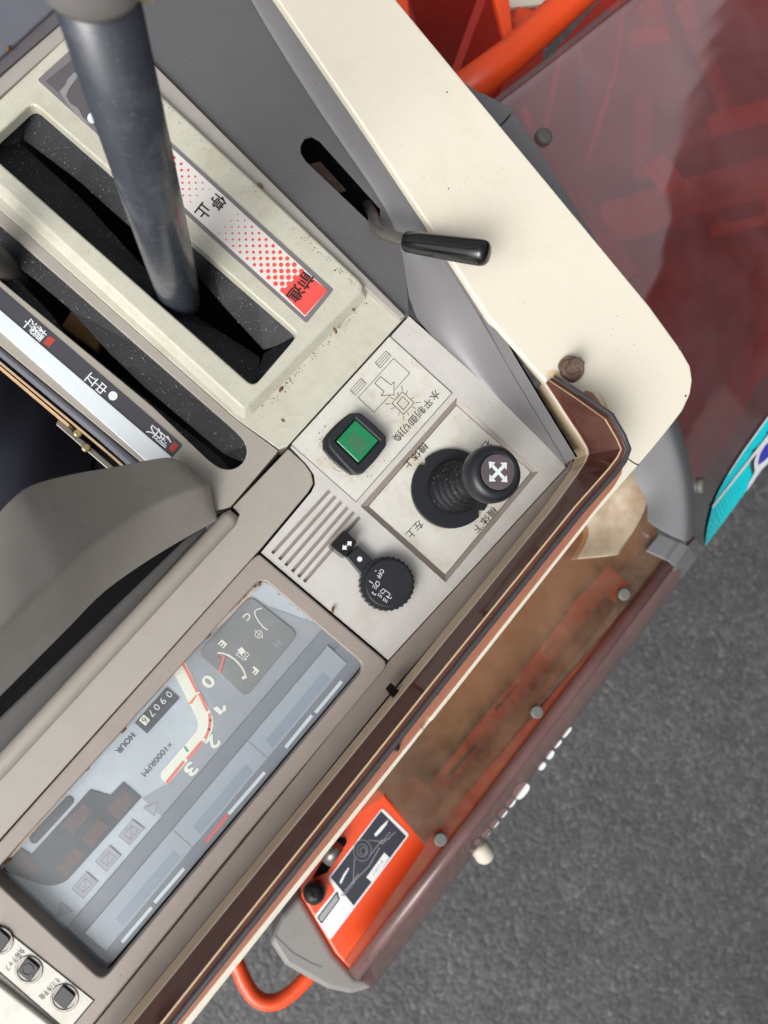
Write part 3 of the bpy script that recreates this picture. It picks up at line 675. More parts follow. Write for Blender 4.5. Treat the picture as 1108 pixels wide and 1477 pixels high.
# ================================================================== SHIFT LEVER (wide slot)
t = thing('shift_lever', 'thick dark blue plastic shift lever standing in the wide slot with grey grip collar', 'lever', P(252, 415, -14))
q0, q1 = P(263, 443, -26), P(150, 36, 230)
sh = [(0, 11.0), (.03, 13.2), (.08, 14.4), (.2, 15.4), (.5, 16.2), (1.15, 16.7)]
tube('shaft', [q0.lerp(q1, s) for s, r in sh], [r for s, r in sh], m_navypl, t, 48)
tube('pivot_rod', [P(262, 440, -40), q0.lerp(q1, .05)], 7, m_void, t, 20)
c0 = q0.lerp(q1, 1.085); dv = (q1-q0).normalized()
cpf = [(-.002, 16.8), (-.001, 18.6), (.003, 20.3), (.010, 21.4), (.03, 22.2), (.075, 22.4)]
tube('grip_collar', [c0+dv*s for s, r in cpf], [r for s, r in cpf], M('grip_grey', (136, 132, 129), .4, .8, .05, 20, .1, 600, (80, 80, 80), bump=.1, bscale=2000), t, 56)
sc = c0+dv*.009; sn = (Vector((.93, -.36, 0))); sn = (sn-dv*sn.dot(dv)).normalized()
tube('screw', [sc+sn*.018, sc+sn*.0225, sc+sn*.0265, sc+sn*.028], [6.4, 6.4, 5.6, 3.4], m_brass, t, 28)

# lever in the narrow slot, cut by the picture edge
t = thing('hand_lever', 'dark grey lever tube in the narrow slot, cut off by the left picture edge', 'lever', P(4, 392, -10))
tube('shaft', lerp_path([P(22, 402, -26), P(4, 386, -8), P(-30, 352, 26), P(-90, 285, 80)], 5), 10, m_chan, t, 28)

# ================================================================== GREY SIDE PANEL
t = thing('grey_cowling', 'plain grey painted panel between the lever plate and the cream guard', 'panel', P(450, 250, -2))
SLOT = [(441, 232), (434, 221), (434, 209), (440, 199), (450, 196), (461, 202), (549, 300), (548, 312), (532, 319)]
Bl = [(316, -85), (361, 0), (415, 90), (470, 175), (520, 246), (556, 298), (576, 345), (587, 396), (590, 459)]
fp = [(45, -85), (131, 0), (225, 94), (586, 457), (590, 459)] + list(reversed(Bl[:-1]))
prism('flat_sheet', fp, -.5, 2, m_grey, t, holes=[SLOT], bevel=.4)
Al = Bl + [(660, 519), (730, 588), (802, 655), (822, 674)]
Dl = [(336, -85), (394, 0), (456, 92), (514, 178), (563, 252), (597, 306), (634, 366), (664, 412), (692, 456), (729, 524), (766, 586), (805, 650), (816, 668)]
rows = []
for f, z in ((0, -.5), (.15, -.1), (.34, 2.0), (.55, 6.0), (.78, 12.5), (1, 21)):
    rw = []
    for a, d in zip(Al, Dl):
        A3, D3 = P(*a, -.5), P(*d, 21); q = A3.lerp(D3, f); q.z = z/1000; rw.append(q)
    rows.append(rw)
loft('curved_wall', rows, m_greylt, t, sub=1)
loft('wall_lip', [[up(p, -.5) for p in off2(rows[-1], -.2)], [up(p, 12.5) for p in off2(rows[-1], -3.0)]], m_greylt, t, smooth=False)
loft('dark_gap_strip', [[up(p, .4) for p in off2(rows[-1], -.3)][8:], [up(p, 9) for p in off2(rows[-1], -6)][8:]], m_void, t, smooth=False)  # black strip stands in for the dark gap below the guard edge
prism('slot_cavity', [(415, 180), (470, 180), (570, 290), (570, 335), (520, 335), (415, 240)], -45, 3, m_void, t)
prism('rusty_bracket', [(440, 238), (462, 232), (500, 274), (480, 282)], -24, 3, m_rust, t, bevel=.8)
m_line = M('scuffed_line', (126, 124, 124), .5, .8, .1)
flat('scuff_mark', ribbon(zoomed((350, 0), 2.638, [(180, 650), (215, 645), (230, 680), (205, 705), (175, 690)]), 1., True) + ribbon(zoomed((350, 0), 2.638, [(190, 668), (215, 668)]), 1) , .1, m_line, t)
flat('scuff_mark', ribbon(zoomed((350, 0), 2.638, [(405, 895), (412, 870), (440, 880), (450, 910)]), 1.), .1, m_line, t)

# ================================================================== THROTTLE LEVER
t = thing('throttle_lever', 'bent steel rod lever with glossy black tapered grip reaching over the cream guard', 'lever', P(540, 312, -4))
rp = lerp_path([P(530, 296, -40), P(538, 310, -8), P(541, 324, 10), P(548, 334, 22), P(566, 341, 32), P(596, 349, 44)], 5)
tube('rod', rp, 4.2, m_steel, t, 20)
g0, g1 = P(584, 348, 42), P(704, 366, 72)
gp_ = [(0, 4.5), (.004, 6.0), (.03, 6.8), (.2, 7.4), (.5, 8.0), (.8, 8.4), (.93, 8.4), (.975, 7.6), (1.0, 6.0), (1.012, 3.5), (1.017, 1.2)]
tube('grip', [g0.lerp(g1, s) for s, r in gp_], [r for s, r in gp_], m_gloss, t, 36)

# ================================================================== CREAM GUARD
gd = thing('cream_guard', 'cream painted sheet metal guard plate with narrow rim running along the console', 'guard', P(760, 380, 30))
IN_U = [(345, -82), (401, 0), (532, 193), (623, 330), (680, 418), (706, 458), (786, 549)]
IN_L = [(812, 590), (838, 628), (848, 645), (850, 654), (846, 666), (835, 683), (796, 736), (593, 986), (192, 1478), (110, 1579)]
OUT = [(196, 1579), (276, 1478), (613, 1052), (607, 1046), (616, 1035), (623, 1041), (667, 986), (860, 741), (921, 671), (945, 643), (966, 617), (985, 592), (996, 568), (999, 548), (996, 528), (981, 502), (936, 440), (572, 0), (504, -82)]
prism('top_plate', IN_U+IN_L+OUT, 40, 6, m_cream, gd, bevel=1.3, seg=3)
er = [P(x, y, 35) for x, y in IN_U+[(806, 581)]]
loft('rolled_edge', [er, [up(p, -4) for p in off2(er, -.3)], [up(p, -9.5) for p in off2(er, -1.0)]], m_cream, gd, smooth=True)
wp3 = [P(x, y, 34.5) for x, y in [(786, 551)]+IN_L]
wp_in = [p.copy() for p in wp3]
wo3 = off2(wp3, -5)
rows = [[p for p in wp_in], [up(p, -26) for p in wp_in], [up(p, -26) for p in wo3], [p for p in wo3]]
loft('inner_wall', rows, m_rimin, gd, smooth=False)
flat('seam', ribbon([(905, 661), (913, 667), (921, 671)], 1.6), 40.15, m_void, gd)
prism('clip_gap', [(561, 997), (568, 988), (577, 998), (569, 1009)], 20.0, 14, m_void, gd)
m_chip = M('paint_chip', (70, 55, 45), .7, .8, .3, 400)
for c, r in (((981, 502), 2.2), ((989, 571), 1.4), ((645, 133), 1.2), ((647, 272), 1.0)):
    flat('paint_chip', [disc(c, r, 9, 1.3)], 40.12, m_chip, gd)
# rust stain around the bolt and visor end
m_stain = M('rust_stain', (226, 206, 164), .5, .85, .2, 200)
prism('lower_flange', [(838, 690), (893, 690), (862, 733), (669, 980), (276, 1474), (196, 1576), (150, 1576), (235, 1474), (630, 980), (800, 760)], 33.5, 16, m_cream, gd)

# rusty bolt
flat('rust_stain', [zoomed((660, 460), 3.957, [(505, 330), (512, 300), (545, 288), (575, 296), (592, 318), (580, 338), (548, 328), (520, 334)])], 40.1, m_stain, gd)
flat('rust_stain', [zoomed((660, 460), 3.957, [(800, 400), (830, 440), (870, 520), (905, 580), (935, 660), (945, 700), (925, 660), (885, 590), (850, 530), (815, 450)])], 40.1, m_stain, gd)
t = thing('rusty_bolt', 'rusty flanged hex bolt screwed into the cream guard', 'bolt', P(826, 532, 40))
tube('washer', [P(823, 533, 40.1), P(823, 533, 42.0), P(823, 533, 42.8)], [9.2, 9.2, 8.6], m_rust, t, 40)
bc = P(823, 533, 42)
tube('head_flange', [bc+Vector((0, 0, z)) for z in (0, .002, .0035)], [8.2, 7.6, 6.0], m_rust, t, 36)
bm = bmesh.new(); lo_ = []; hi_ = []
for i in range(6):
    v_ = Vector((math.cos(math.pi/3*i+.3), math.sin(math.pi/3*i+.3), 0))*.0052
    lo_.append(bm.verts.new(bc+v_+Vector((0, 0, .003)))); hi_.append(bm.verts.new(bc+v_+Vector((0, 0, .0135))))
for i in range(6): bm.faces.new((lo_[i], lo_[(i+1) % 6], hi_[(i+1) % 6], hi_[i]))
bm.faces.new(hi_); bm.faces.new(list(reversed(lo_)))
bev(bm_obj('hex_head', bm, m_rust, t), .9, 2)

# ================================================================== TINTED VISOR
vi = thing('wind_visor', 'bent brown acrylic visor strip standing along the rim of the cream guard', 'visor', P(700, 850, 40))
base = [(787, 552, 41), (812, 590, 41), (838, 629, 41), (848, 646, 41), (850, 655, 41), (845, 667, 41), (834, 684, 41), (796, 736, 41), (593, 986, 41), (192, 1478, 41), (110, 1579, 41)]
topp = [(791, 549, 44), (830, 575, 60), (872, 605, 78), (889, 634, 78), (895, 648, 78), (890, 659, 78), (877, 676, 78), (829, 730, 78), (621, 987, 78), (230, 1478, 78), (150, 1579, 78)]
b3 = [P(*p) for p in base]; t3 = [P(*p) for p in topp]
def odd(pts, d): return off2(pts, -d)      # the guard side of the path lies to its left
inner = [b3, t3]
loft('wall', [b3, t3, odd(t3, 3.6), [Vector((p.x, p.y, b.z)) for p, b in zip(odd(b3, 4.2), b3)]], g_visor, vi, smooth=False)
loft('painted_edge_glow', [[up(p, .15) for p in odd(t3, -.1)], [up(p, .15) for p in odd(t3, .9)]], m_gold, vi, smooth=False)  # tan strip paints the glow inside the acrylic's top edge
te = [up(p, 1.0) for p in odd(t3, 5.2)]
tube('edge_strip', te, [1.0, 1.5]+[1.75]*(len(te)-2), M('dark_edge_strip', (72, 70, 73), .3, .8, .1, 60, .2, 500, (150, 150, 150)), vi, 14)
loft('maroon_strip', [[up(p, .1) for p in odd(t3, 1.3)], [up(p, -.6) for p in odd(t3, 3.8)]], M('maroon_edge', (92, 62, 62), .35, .8, .1), vi, smooth=False)  # maroon strip along the visor's top edge
FL = [(806, 575), (838, 568), (846, 563), (855, 566), (864, 577), (880, 604), (893, 640), (899, 664), (897, 683), (886, 702), (862, 731), (660, 986), (263, 1478), (183, 1579)]
prism('flange', [(x, y) for x, y, z in base[1:]][::-1] + FL, 41.2, 1.0, g_pink, vi, bevel=.3)
for c in ((628, 998), (571, 1078)):
    tube('screw', [P(c[0], c[1], 41.3), P(c[0], c[1], 43), P(c[0], c[1], 43.6)], [2.6, 2.6, 1.6], m_black, vi, 16)

# ================================================================== TAUPE COWL
t = thing('grip_cowl', 'big faceted taupe plastic cowl rising toward the viewer beside the cluster', 'cowl', P(300, 720, 0))
st_ = [((270, 672, 2), (302, 700, 8), (331, 729, 2), (314, 750, 1)),
       ((262, 667, 7), (298, 702, 14), (325, 733, 7), (309, 753, 3)),
       ((239, 660, 16), (282, 703, 26), (300, 735, 20), (292, 762, 8)),
       ((163, 674, 42), (205, 735, 54), (228, 768, 46), (222, 803, 30)),
       ((105, 684, 68), (150, 772, 82), (168, 800, 72), (152, 852, 52)),
       ((52, 698, 92), (98, 815, 106), (112, 838, 96), (98, 906, 74)),
       ((22, 716, 104), (60, 850, 118), (70, 872, 108), (52, 952, 86)),
       ((-25, 765, 116), (10, 897, 132), (14, 915, 122), (-8, 1012, 98)),
       ((-110, 850, 128), (-80, 985, 150), (-74, 1000, 138), (-100, 1100, 112))]
cols = [lerp_path([P(*r[k]) for r in st_], 4) for k in (0, 1, 3)]
rows = []
for u, mm, l in zip(*cols):
    th = .012 if u.z > .012 else .003
    dn = Vector((0, 0, -th))
    lw = u.lerp(l, .04)+dn; rw_ = l.lerp(u, .04)+dn
    sec = [u.lerp(lw, .2), u, u.lerp(mm, .03), u.lerp(mm, .12), u.lerp(mm, .5), u.lerp(mm, .90), mm.lerp(u, .02), mm.lerp(l, .03), mm.lerp(l, .12), mm.lerp(l, .5), mm.lerp(l, .88), l.lerp(mm, .03), l, l.lerp(rw_, .2), rw_, lw]
    rows.append(sec)
co = loft('shell', rows, m_cowl, t, closed=True, smooth=True)
for p in co.data.polygons:
    if len(p.vertices) > 4: p.use_smooth = False
prism('hinge_block', [(296, 755), (312, 746), (318, 756), (300, 768)], -2, 10, m_bluegy, t, bevel=1)

# ================================================================== BELOW THE CONSOLE ON THE LEFT
t = thing('seat_cushion', 'dark navy cloth cushion down in the gap left of the console', 'cushion', P(30, 620, -200))
rows = []
for i in range(9):
    rw = []
    for j in range(9):
        x, y = -140+34*i, 480+36*j
        zc = -230-60*((i-3)/4)**2-50*((j-4)/4)**2+6*math.sin(i*1.7+j*.9)
        rw.append(P(x, y, zc))
    rows.append(rw)
loft('cover', rows, m_navy, t, sub=2)
t = thing('hinge_bar', 'worn metal hinge bar with screws under the white band', 'hinge', P(120, 625, -40))
prism('bar', [(84, 604), (200, 704), (196, 712), (80, 612)], -34, 4, m_steel, t, bevel=.8)
for c in ((112, 625), (124, 646)):
    tube('screw', [P(*c, -33), P(*c, -29), P(*c, -28)], [3.2, 3.0, 1.8], m_brass, t, 20)

# ================================================================== BROWN TINTED LOWER COVER
cv = thing('tinted_side_cover', 'long brown see-through side cover with grey push clips below the cream rim', 'cover', P(760, 1050, -330))
RIDGE = [(968, 808), (820, 1002), (687, 1178), (511, 1406)]
SHT = [(800, 660), (925, 700), (948, 768), (962, 800)] + RIDGE + [(497, 1388), (614, 1222), (586, 1186), (556, 1146), (470, 1205), (440, 1180)]
prism('top_sheet', SHT, -232, 3, g_cover, cv)
r3 = [P(x, y, -229) for x, y in RIDGE]
tube('ridge', r3, 7, g_skirt, cv, 20)
OUTE = [(973, 850), (824, 1047), (721, 1180), (546, 1414)]
sk = []
for f, dz in ((0, 0), (.35, -18), (.7, -50), (1, -100)):
    rw = []
    for a, b in zip(RIDGE, OUTE):
        A3, B3 = P(*a, -232), P(*b, -332); q = A3.lerp(B3, f); q.z = -.232+dz/1000; rw.append(q)
    sk.append(rw)
skirt = loft('skirt', sk, g_skirt, cv, sub=1)
lt = []
for (x0, y0, x1, y1, w) in ((823, 1050, 812, 1063, 5), (809, 1068, 800, 1078, 5), (797, 1083, 790, 1094, 8), (786, 1101, 779, 1110, 6), (760, 1131, 744, 1150, 14), (742, 1152, 733, 1163, 8), (730, 1168, 722, 1178, 7), (718, 1183, 709, 1193, 7), (706, 1197, 697, 1207, 7), (692, 1212, 686, 1218, 6)):
    lt.append(((x0, y0), (x1, y1), w))
for a, b, w in lt:
    A_, B_ = Vector(a), Vector(b); c_ = (A_+B_)/2; d_ = (B_-A_)/2; n_2 = Vector((-d_.y, d_.x)).normalized()*w*.62
    prism('white_letter', [tuple(c_+d_*1.12*math.copysign(abs(math.cos(q))**.7, math.cos(q))+n_2*math.copysign(abs(math.sin(q))**.8, math.sin(q))) for q in [2*math.pi*k/14 for k in range(14)]], -298, 3, m_white, cv)
for i, c in enumerate(((901, 857), (775, 1027), (636, 1211))):
    p = P(c[0], c[1], -226)
    tube('push_clip', [up(p, -4), p, up(p, .7), up(p, .9)], [6.6, 6.6, 6.0, 5.0], m_clip, cv, 24)
# what shows through it
un = thing('header_frame', 'dusty orange and olive frame with slots and a grey pipe under the brown cover', 'frame', P(740, 1000, -340))
prism('dust_floor', [(500, 1120), (760, 700), (900, 690), (925, 720), (918, 800), (870, 850), (655, 1120), (590, 1180)], -345, 6, m_olive, un)
FRO = [(878, 815), (908, 842), (632, 1192), (592, 1166)]
SL = [zoomed((600, 760), 2.638, q) for q in ([(640, 245), (660, 255), (600, 325), (585, 315)], [(370, 590), (392, 600), (310, 700), (298, 690)], [(225, 820), (240, 832), (138, 950), (124, 938)], [(528, 430), (540, 440), (500, 482), (490, 472)])]
prism('slotted_flange', FRO, -322, 5, m_dust, un, holes=SL, bevel=1)
tube('pipe', [P(880, 868, -298), P(786, 987, -298), P(664, 1139, -298), P(612, 1204, -298)], 8, m_pipegy, un, 20)
prism('side_rail', [(930, 850), (950, 830), (640, 1232), (614, 1210)], -312, 8, m_dust, un, bevel=1)
prism('cross_plate', [(586, 1186), (556, 1148), (600, 1120), (640, 1160), (630, 1190)], -312, 5, m_dust, un, bevel=1)

# dusty beige sheet in the cover's upper corner
t = thing('dust_boot', 'dusty beige flexible sheet folded in the corner beside the curved grey trim', 'boot', P(890, 740, -240))
rows = []
for i in range(7):
    rw = []
    for j in range(6):
        x = 805+i*22; y = 640+j*34-i*2
        x = min(x, 943 - max(0, (j-3))*26)
        rw.append(P(x, y, -200-4*(6-i)-2*j+7*math.sin(i*1.3+j*.8)-9*math.cos(j*1.6)))
    rows.append(rw)
loft('sheet', rows, m_beige, t, sub=2, thick=2)

# ================================================================== GREY TRIMS
t = thing('curved_corner_trim', 'curved slate grey trim with rounded outer edge below the guard corner', 'trim', P(965, 700, -190))
Zc = lambda pts, z: [P(x, y, z) for x, y in zoomed((930, 520), 4.343, pts)]
rows = [Zc([(-140, 560), (-60, 760), (30, 900), (12, 1000), (20, 1010)], -118),
        Zc([(40, 500), (95, 700), (120, 880), (110, 1030), (110, 1075)], -106),
        Zc([(130, 440), (205, 640), (238, 830), (240, 1050), (235, 1128)], -98),
        Zc([(165, 400), (238, 620), (275, 820), (282, 1050), (268, 1138)], -100),
        Zc([(205, 350), (275, 580), (315, 800), (318, 1030), (300, 1110)], -116),
        Zc([(205, 350), (275, 580), (315, 800), (318, 1030), (300, 1110)], -160)]
loft('shell', rows, m_trim, t, sub=2)
t = thing('bracket_trim', 'small slate grey angular bracket clamping the end of the brown cover', 'trim', P(985, 800, -260))
fA = Zc([(5, 1190), (95, 1085), (195, 1128), (118, 1240)], -222); fB = Zc([(118, 1240), (195, 1128), (230, 1140), (270, 1168), (190, 1288), (160, 1262)], -216)
bm = bmesh.new()
r0 = Zc([(95, 1082), (195, 1128), (235, 1142), (272, 1166), (345, 1078)], -222); r1 = Zc([(5, 1192), (118, 1242), (150, 1256), (188, 1290), (326, 1238)], -222)
zs = [-224, -218, -214, -222, -262]; zs2 = [-224, -218, -214, -222, -290]
r0 = [P(*q, z) for q, z in zip(zoomed((930, 520), 4.343, [(95, 1082), (195, 1128), (235, 1142), (276, 1160), (345, 1078)]), zs)]
r1 = [P(*q, z) for q, z in zip(zoomed((930, 520), 4.343, [(5, 1192), (118, 1242), (150, 1256), (190, 1290), (326, 1238)]), zs2)]
r2 = [P(*q, z) for q, z in zip(zoomed((930, 520), 4.343, [(5, 1200), (116, 1250), (146, 1266), (184, 1310), (188, 1425)]), (-240, -232, -230, -236, -330))]
br = loft('shell', [r0, r1, r2], m_trim, t, smooth=False, thick=4); bev(br, 1.2)
t = thing('upper_edge_trim', 'slate grey two-piece edge trim peeking out along the upper edge of the guard', 'trim', P(760, 200, -60))
Zt = lambda pts: zoomed((540, 0), 4.26, pts)
prism('end_piece', Zt([(520, 480), (640, 563), (662, 568), (850, 664), (852, 680), (800, 742), (700, 860), (560, 640)]), -48, 26, m_trim, t, bevel=2.5, seg=3)
prism('long_piece', [(742, 161), (744, 165), (770, 202), (864, 350), (820, 350), (700, 200), (728, 176)], -44, 30, m_trim, t, bevel=3, seg=3)

# ================================================================== RED TINTED UPPER COVER
rc = thing('red_side_cover', 'large deep red see-through side cover with a teal sticker at its outer edge', 'cover', P(1000, 350, -250))
grid = [[(690, 160, -118), (795, 79, -140), (893, 0, -165), (1060, -130, -215)],
        [(790, 300, -118), (905, 205, -142), (1025, 110, -175), (1200, -20, -235)],
        [(880, 440, -122), (990, 375, -150), (1085, 320, -195), (1260, 230, -275)],
        [(950, 600, -135), (1010, 560, -175), (1075, 545, -235), (1170, 560, -330)],
        [(985, 695, -160), (1010, 688, -200), (1040, 690, -260), (1078, 704, -340)],
        [(1000, 765, -185), (1005, 775, -220), (1010, 782, -270), (1015, 788, -340)]]
g3 = [[P(*c) for c in r] for r in grid]
# refine with Catmull-Rom both ways
g3 = [lerp_path(r, 5) for r in g3]
g3 = list(map(list, zip(*[lerp_path(list(c_), 5) for c_ in zip(*g3)])))
panel = loft('panel', g3, g_red, rc, thick=3)
bmp = bmesh.new(); bmp.from_mesh(panel.data); tree = BVHTree.FromBMesh(bmp); bmp.free()
def on_cover(x, y, lift=.0012):
    d = ray(x, y).normalized(); h = tree.ray_cast(CAM, d)
    if h[0] is None: return P(x, y, -338)
    n = h[1] if h[1].z > 0 else -h[1]
    return h[0]+n*lift
def cover_film(name, polys, mat, lift, parent):
    bm = bmesh.new()
    for pl in polys:
        vs = [bm.verts.new(on_cover(x, y, lift)) for x, y in pl]; bm.faces.new(vs)
    bmesh.ops.triangulate(bm, faces=bm.faces); 
    return bm_obj(name, bm, mat, parent)
Zq = lambda pts: zoomed((930, 520), 4.343, pts)
def strip_between(a, b, n=24):
    """quads between two edge curves given as polylines"""
    def samp(pts):
        L_ = [0]
        for p, q in zip(pts, pts[1:]): L_.append(L_[-1]+(Vector(q)-Vector(p)).length)
        out = []
        for i in range(n+1):
            s = L_[-1]*i/n; k = max(j for j in range(len(L_)-1) if L_[j] <= s+1e-9)
            out.append(along(pts[k], pts[k+1], (s-L_[k])/(L_[k+1]-L_[k])))
        return out
    A, B = samp(a), samp(b); return [[A[i], A[i+1], B[i+1], B[i]] for i in range(n)]
lowE = Zq([(372, 1160), (500, 990), (620, 825), (700, 725), (790, 618)])
upE = Zq([(372, 1160), (380, 1060), (412, 925), (445, 835), (510, 715), (600, 575), (700, 435), (790, 315)])
stk = cover_film('teal_sticker', strip_between(upE, lowE), m_tealst, .0015, rc)
cover_film('white_line', strip_between(Zq([(412, 905), (520, 770), (790, 425)]), Zq([(414, 925), (524, 786), (795, 450)])), m_white, .0022, stk)
cover_film('white_line', strip_between(Zq([(508, 712), (600, 570), (790, 308)]), Zq([(513, 716), (606, 576), (796, 318)])), m_white, .0022, stk)
cover_film('white_swash', strip_between(Zq([(625, 815), (640, 760), (680, 690), (672, 640), (690, 580), (740, 500), (795, 440)]), Zq([(628, 812), (660, 770), (720, 680), (760, 640), (780, 600), (790, 560), (800, 500)])), m_white, .0024, stk)
cover_film('blue_letter', strip_between(Zq([(695, 645), (705, 590), (740, 530), (795, 480)]), Zq([(700, 648), (740, 620), (770, 590), (800, 560)])), m_bluest, .0030, stk)
cover_film('blue_letter', strip_between(Zq([(640, 800), (690, 720), (795, 610)]), Zq([(645, 800), (720, 710), (800, 625)])), m_bluest, .0030, stk)
for c in ((783.5, 198.5), (1008, 700)):
    p = on_cover(*c, 0); h = tree.find_nearest(p); n = h[1] if h[1].z > 0 else -h[1]
    tube('push_clip', [p-n*.002, p+n*.003, p+n*.0048, p+n*.0055], [8.2, 8.2, 7, 4], m_clip, rc, 28)

# frame members under the red cover
t = thing('orange_main_pipe', 'thick glossy orange pipe running up past the end of the red cover', 'pipe', P(720, 90, -200))
tube('tube', [P(640, 152, -190), P(735, 82, -190), P(840, -14, -190), P(900, -70, -190)], 18, m_orange, t, 40)
t = thing('orange_hopper', 'deep orange box with dark inside beyond the top of the guard', 'hopper', P(650, 40, -500))
prism('floor', [(480, -160), (800, -160), (780, 140), (560, 180)], -640, 6, m_redpnt, t)
def wallbox(name, a, b, z0, z1, th, mat, parent):
    A, B = P(*a, z0), P(*b, z0); d = (B-A); d.z = 0; n = Vector((-d.y, d.x, 0)).normalized()*th/1000
    bm = bmesh.new(); lo = Vector((0, 0, (z1-z0)/1000))
    vs = [bm.verts.new(q) for q in (A, B, B+n, A+n, A+lo, B+lo, B+lo+n, A+lo+n)]
    for f in ((0, 1, 2, 3), (4, 5, 6, 7), (0, 1, 5, 4), (1, 2, 6, 5), (2, 3, 7, 6), (3, 0, 4, 7)): bm.faces.new([vs[i] for i in f])
    return bm_obj(name, bm, mat, parent)
wallbox('side_wall', (712, -30), (744, 70), -230, -640, 6, m_redpnt, t)
wallbox('side_wall', (576, -20), (600, 60), -230, -640, 6, m_redpnt, t)
wallbox('end_wall', (560, -60), (720, -90), -230, -640, 6, m_redpnt, t)
prism('rim_bar', [(709, -30), (733, -20), (741, 46), (729, 58), (714, 0)], -222, 10, m_orange, t, bevel=2)
prism('rim_bar', [(566, -20), (588, -10), (592, 24), (575, 24)], -222, 10, m_orange, t, bevel=2)
t = thing('orange_bracket', 'flat orange bracket plate behind the pipe at the top edge', 'bracket', P(760, 20, -260))
prism('plate', [(738, 30), (748, 8), (778, 18), (740, 50)], -262, 5, m_orange, t, bevel=1)
t = thing('cream_housing', 'sliver of cream sheet metal at the top edge behind the pipe', 'housing', P(760, 0, -300))
prism('sheet', [(725, -40), (830, -40), (800, 4), (736, 11)], -300, 5, m_cream, t, bevel=1)

fr = thing('feeder_mechanism', 'orange bars and plates seen dimly through the red cover', 'frame', P(950, 350, -420))
def bar(name, a, b, w, z, mat, th=10):
    d = (Vector(b)-Vector(a)).normalized(); n = Vector((-d.y, d.x))*w/2
    return prism(name, [tuple(Vector(a)+n), tuple(Vector(b)+n), tuple(Vector(b)-n), tuple(Vector(a)-n)], z, th, mat, fr, bevel=1)
Z7 = lambda pts: zoomed((640, 0), 2.3675, pts)
tube('rod', [P(*Z7([(625, -30)])[0], -262), P(*Z7([(590, 230)])[0], -262), P(*Z7([(485, 570)])[0], -262)], 3.2, m_orange, fr, 12)
for a, b, w, z, m in (((405, 160), (350, 440), 6, -270, m_orange), ((465, 150), (487, 430), 8, -290, m_pipegy), ((280, 360), (300, 430), 8, -270, m_orange),
                      ((700, 0), (740, 120), 34, -330, m_dust), ((640, 130), (770, 110), 22, -325, m_orange), ((680, 330), (690, 600), 26, -340, m_dust),
                      ((350, 500), (640, 940), 24, -240, m_dust), ((720, 540), (800, 640), 30, -330, m_orange), ((920, 420), (1250, 340), 30, -330, m_orange),
                      ((760, 520), (1200, 300), 18, -390, m_dust), ((560, 760), (1250, 560), 60, -440, m_dust), ((900, 700), (1300, 600), 90, -430, m_dust),
                      ((820, 760), (1100, 700), 20, -375, m_redpnt), ((690, 1000), (800, 960), 60, -340, m_redpnt), ((900, 60), (1250, 260), 26, -400, m_redpnt),
                      ((1060, 170), (1250, 80), 16, -360, m_redpnt), ((820, 0), (1000, 420), 20, -440, m_dust)):
    A, B = Z7([a])[0], Z7([b])[0]; bar('frame_bar', A, B, w, z, m)
for a, b, w, z, m in (((985, 560), (1080, 460), 44, -330, m_redpnt), ((1010, 620), (1060, 560), 30, -340, m_dust), ((1000, 662), (1012, 692), 20, -300, m_orange)):
    bar('frame_bar', a, b, w, z, m)
prism('under_tray', [(690, 200), (900, -40), (1240, -80), (1240, 380), (1090, 560), (1012, 700), (985, 720), (900, 560)], -480, 6, m_redpnt, fr)

# ================================================================== LAMP BOX AND LOOP AT THE LOWER END
bx = thing('orange_box', 'bright orange box with navy and white instruction sticker and grey end cap', 'box', P(540, 1290, -340))
Zb = lambda pts: zoomed((320, 1060), 2.638, pts)
prism('body', Zb([(520, 200), (605, 205), (778, 410), (835, 350), (850, 420), (505, 915), (432, 835), (300, 612), (380, 480), (300, 400)]), -262, 70, m_orange, bx, bevel=3, seg=3, holes=[])
dec = prism('sticker', rnd(Zb([(610, 278), (714, 380), (412, 782), (352, 690), (432, 592), (405, 545)]), 4, 3), -261.4, .5, m_white, bx)
flat('navy_field', [Zb([(606, 290), (702, 386), (502, 650), (415, 542)])], -261.2, m_decal, dec)
flat('white_tag', [Zb([(618, 448), (638, 466), (572, 562), (550, 542)])], -261.0, m_white, dec)
text('lettering', 'ナンバー', Zb([(594, 506)])[0], 5, -260.9, m_ink, dec, right=(-.55, .83), length=26)
lines = []
for c, r, sy in (((535, 440), 34, 1.2), ((535, 440), 20, 1.2), ((538, 442), 12, 1.2)): lines += ribbon(Zb(disc(c, r, 18, sy)), .8, True)
lines += ribbon(Zb([(505, 470), (500, 560), (470, 590)]), 1) + ribbon(Zb([(560, 400), (600, 405), (640, 395)]), 1) + ribbon(Zb([(490, 570), (560, 500), (600, 430)]), 1.4) + ribbon(Zb([(610, 415), (660, 370)]), 1.2)
flat('diagram', lines, -261.0, m_greyink, dec)
dash = []
for (x0, y0, n_) in ((610, 400, 7), (520, 530, 9), (505, 560, 6), (640, 370, 5)):
    for k in range(n_):
        dash += ribbon(Zb([(x0-k*7.5, y0+k*9.5), (x0-k*7.5-4, y0+k*9.5+5)]), 1.6)
flat('small_print', dash, -260.97, m_greyink, dec)
flat('white_arrow', [Zb([(580, 378), (604, 350), (634, 322), (628, 340), (606, 368), (586, 388)]), Zb([(448, 562), (462, 532), (482, 504), (484, 510), (466, 542), (454, 568)])], -260.95, m_white, dec)
flat('plate_outline', ribbon(Zb([(438, 600), (446, 625), (380, 715), (366, 695)]), 2, True), -261.1, m_ink, dec)
flat('plate_field', [Zb([(437, 606), (441, 624), (381, 706), (372, 694)])], -261.15, m_facegy, dec)
capg = prism('end_cap', Zb([(300, 612), (432, 835), (508, 920), (594, 935), (562, 975), (490, 992), (400, 972), (240, 882), (180, 790), (230, 690)]), -270, 60, m_capgrey, bx, bevel=8, seg=4)
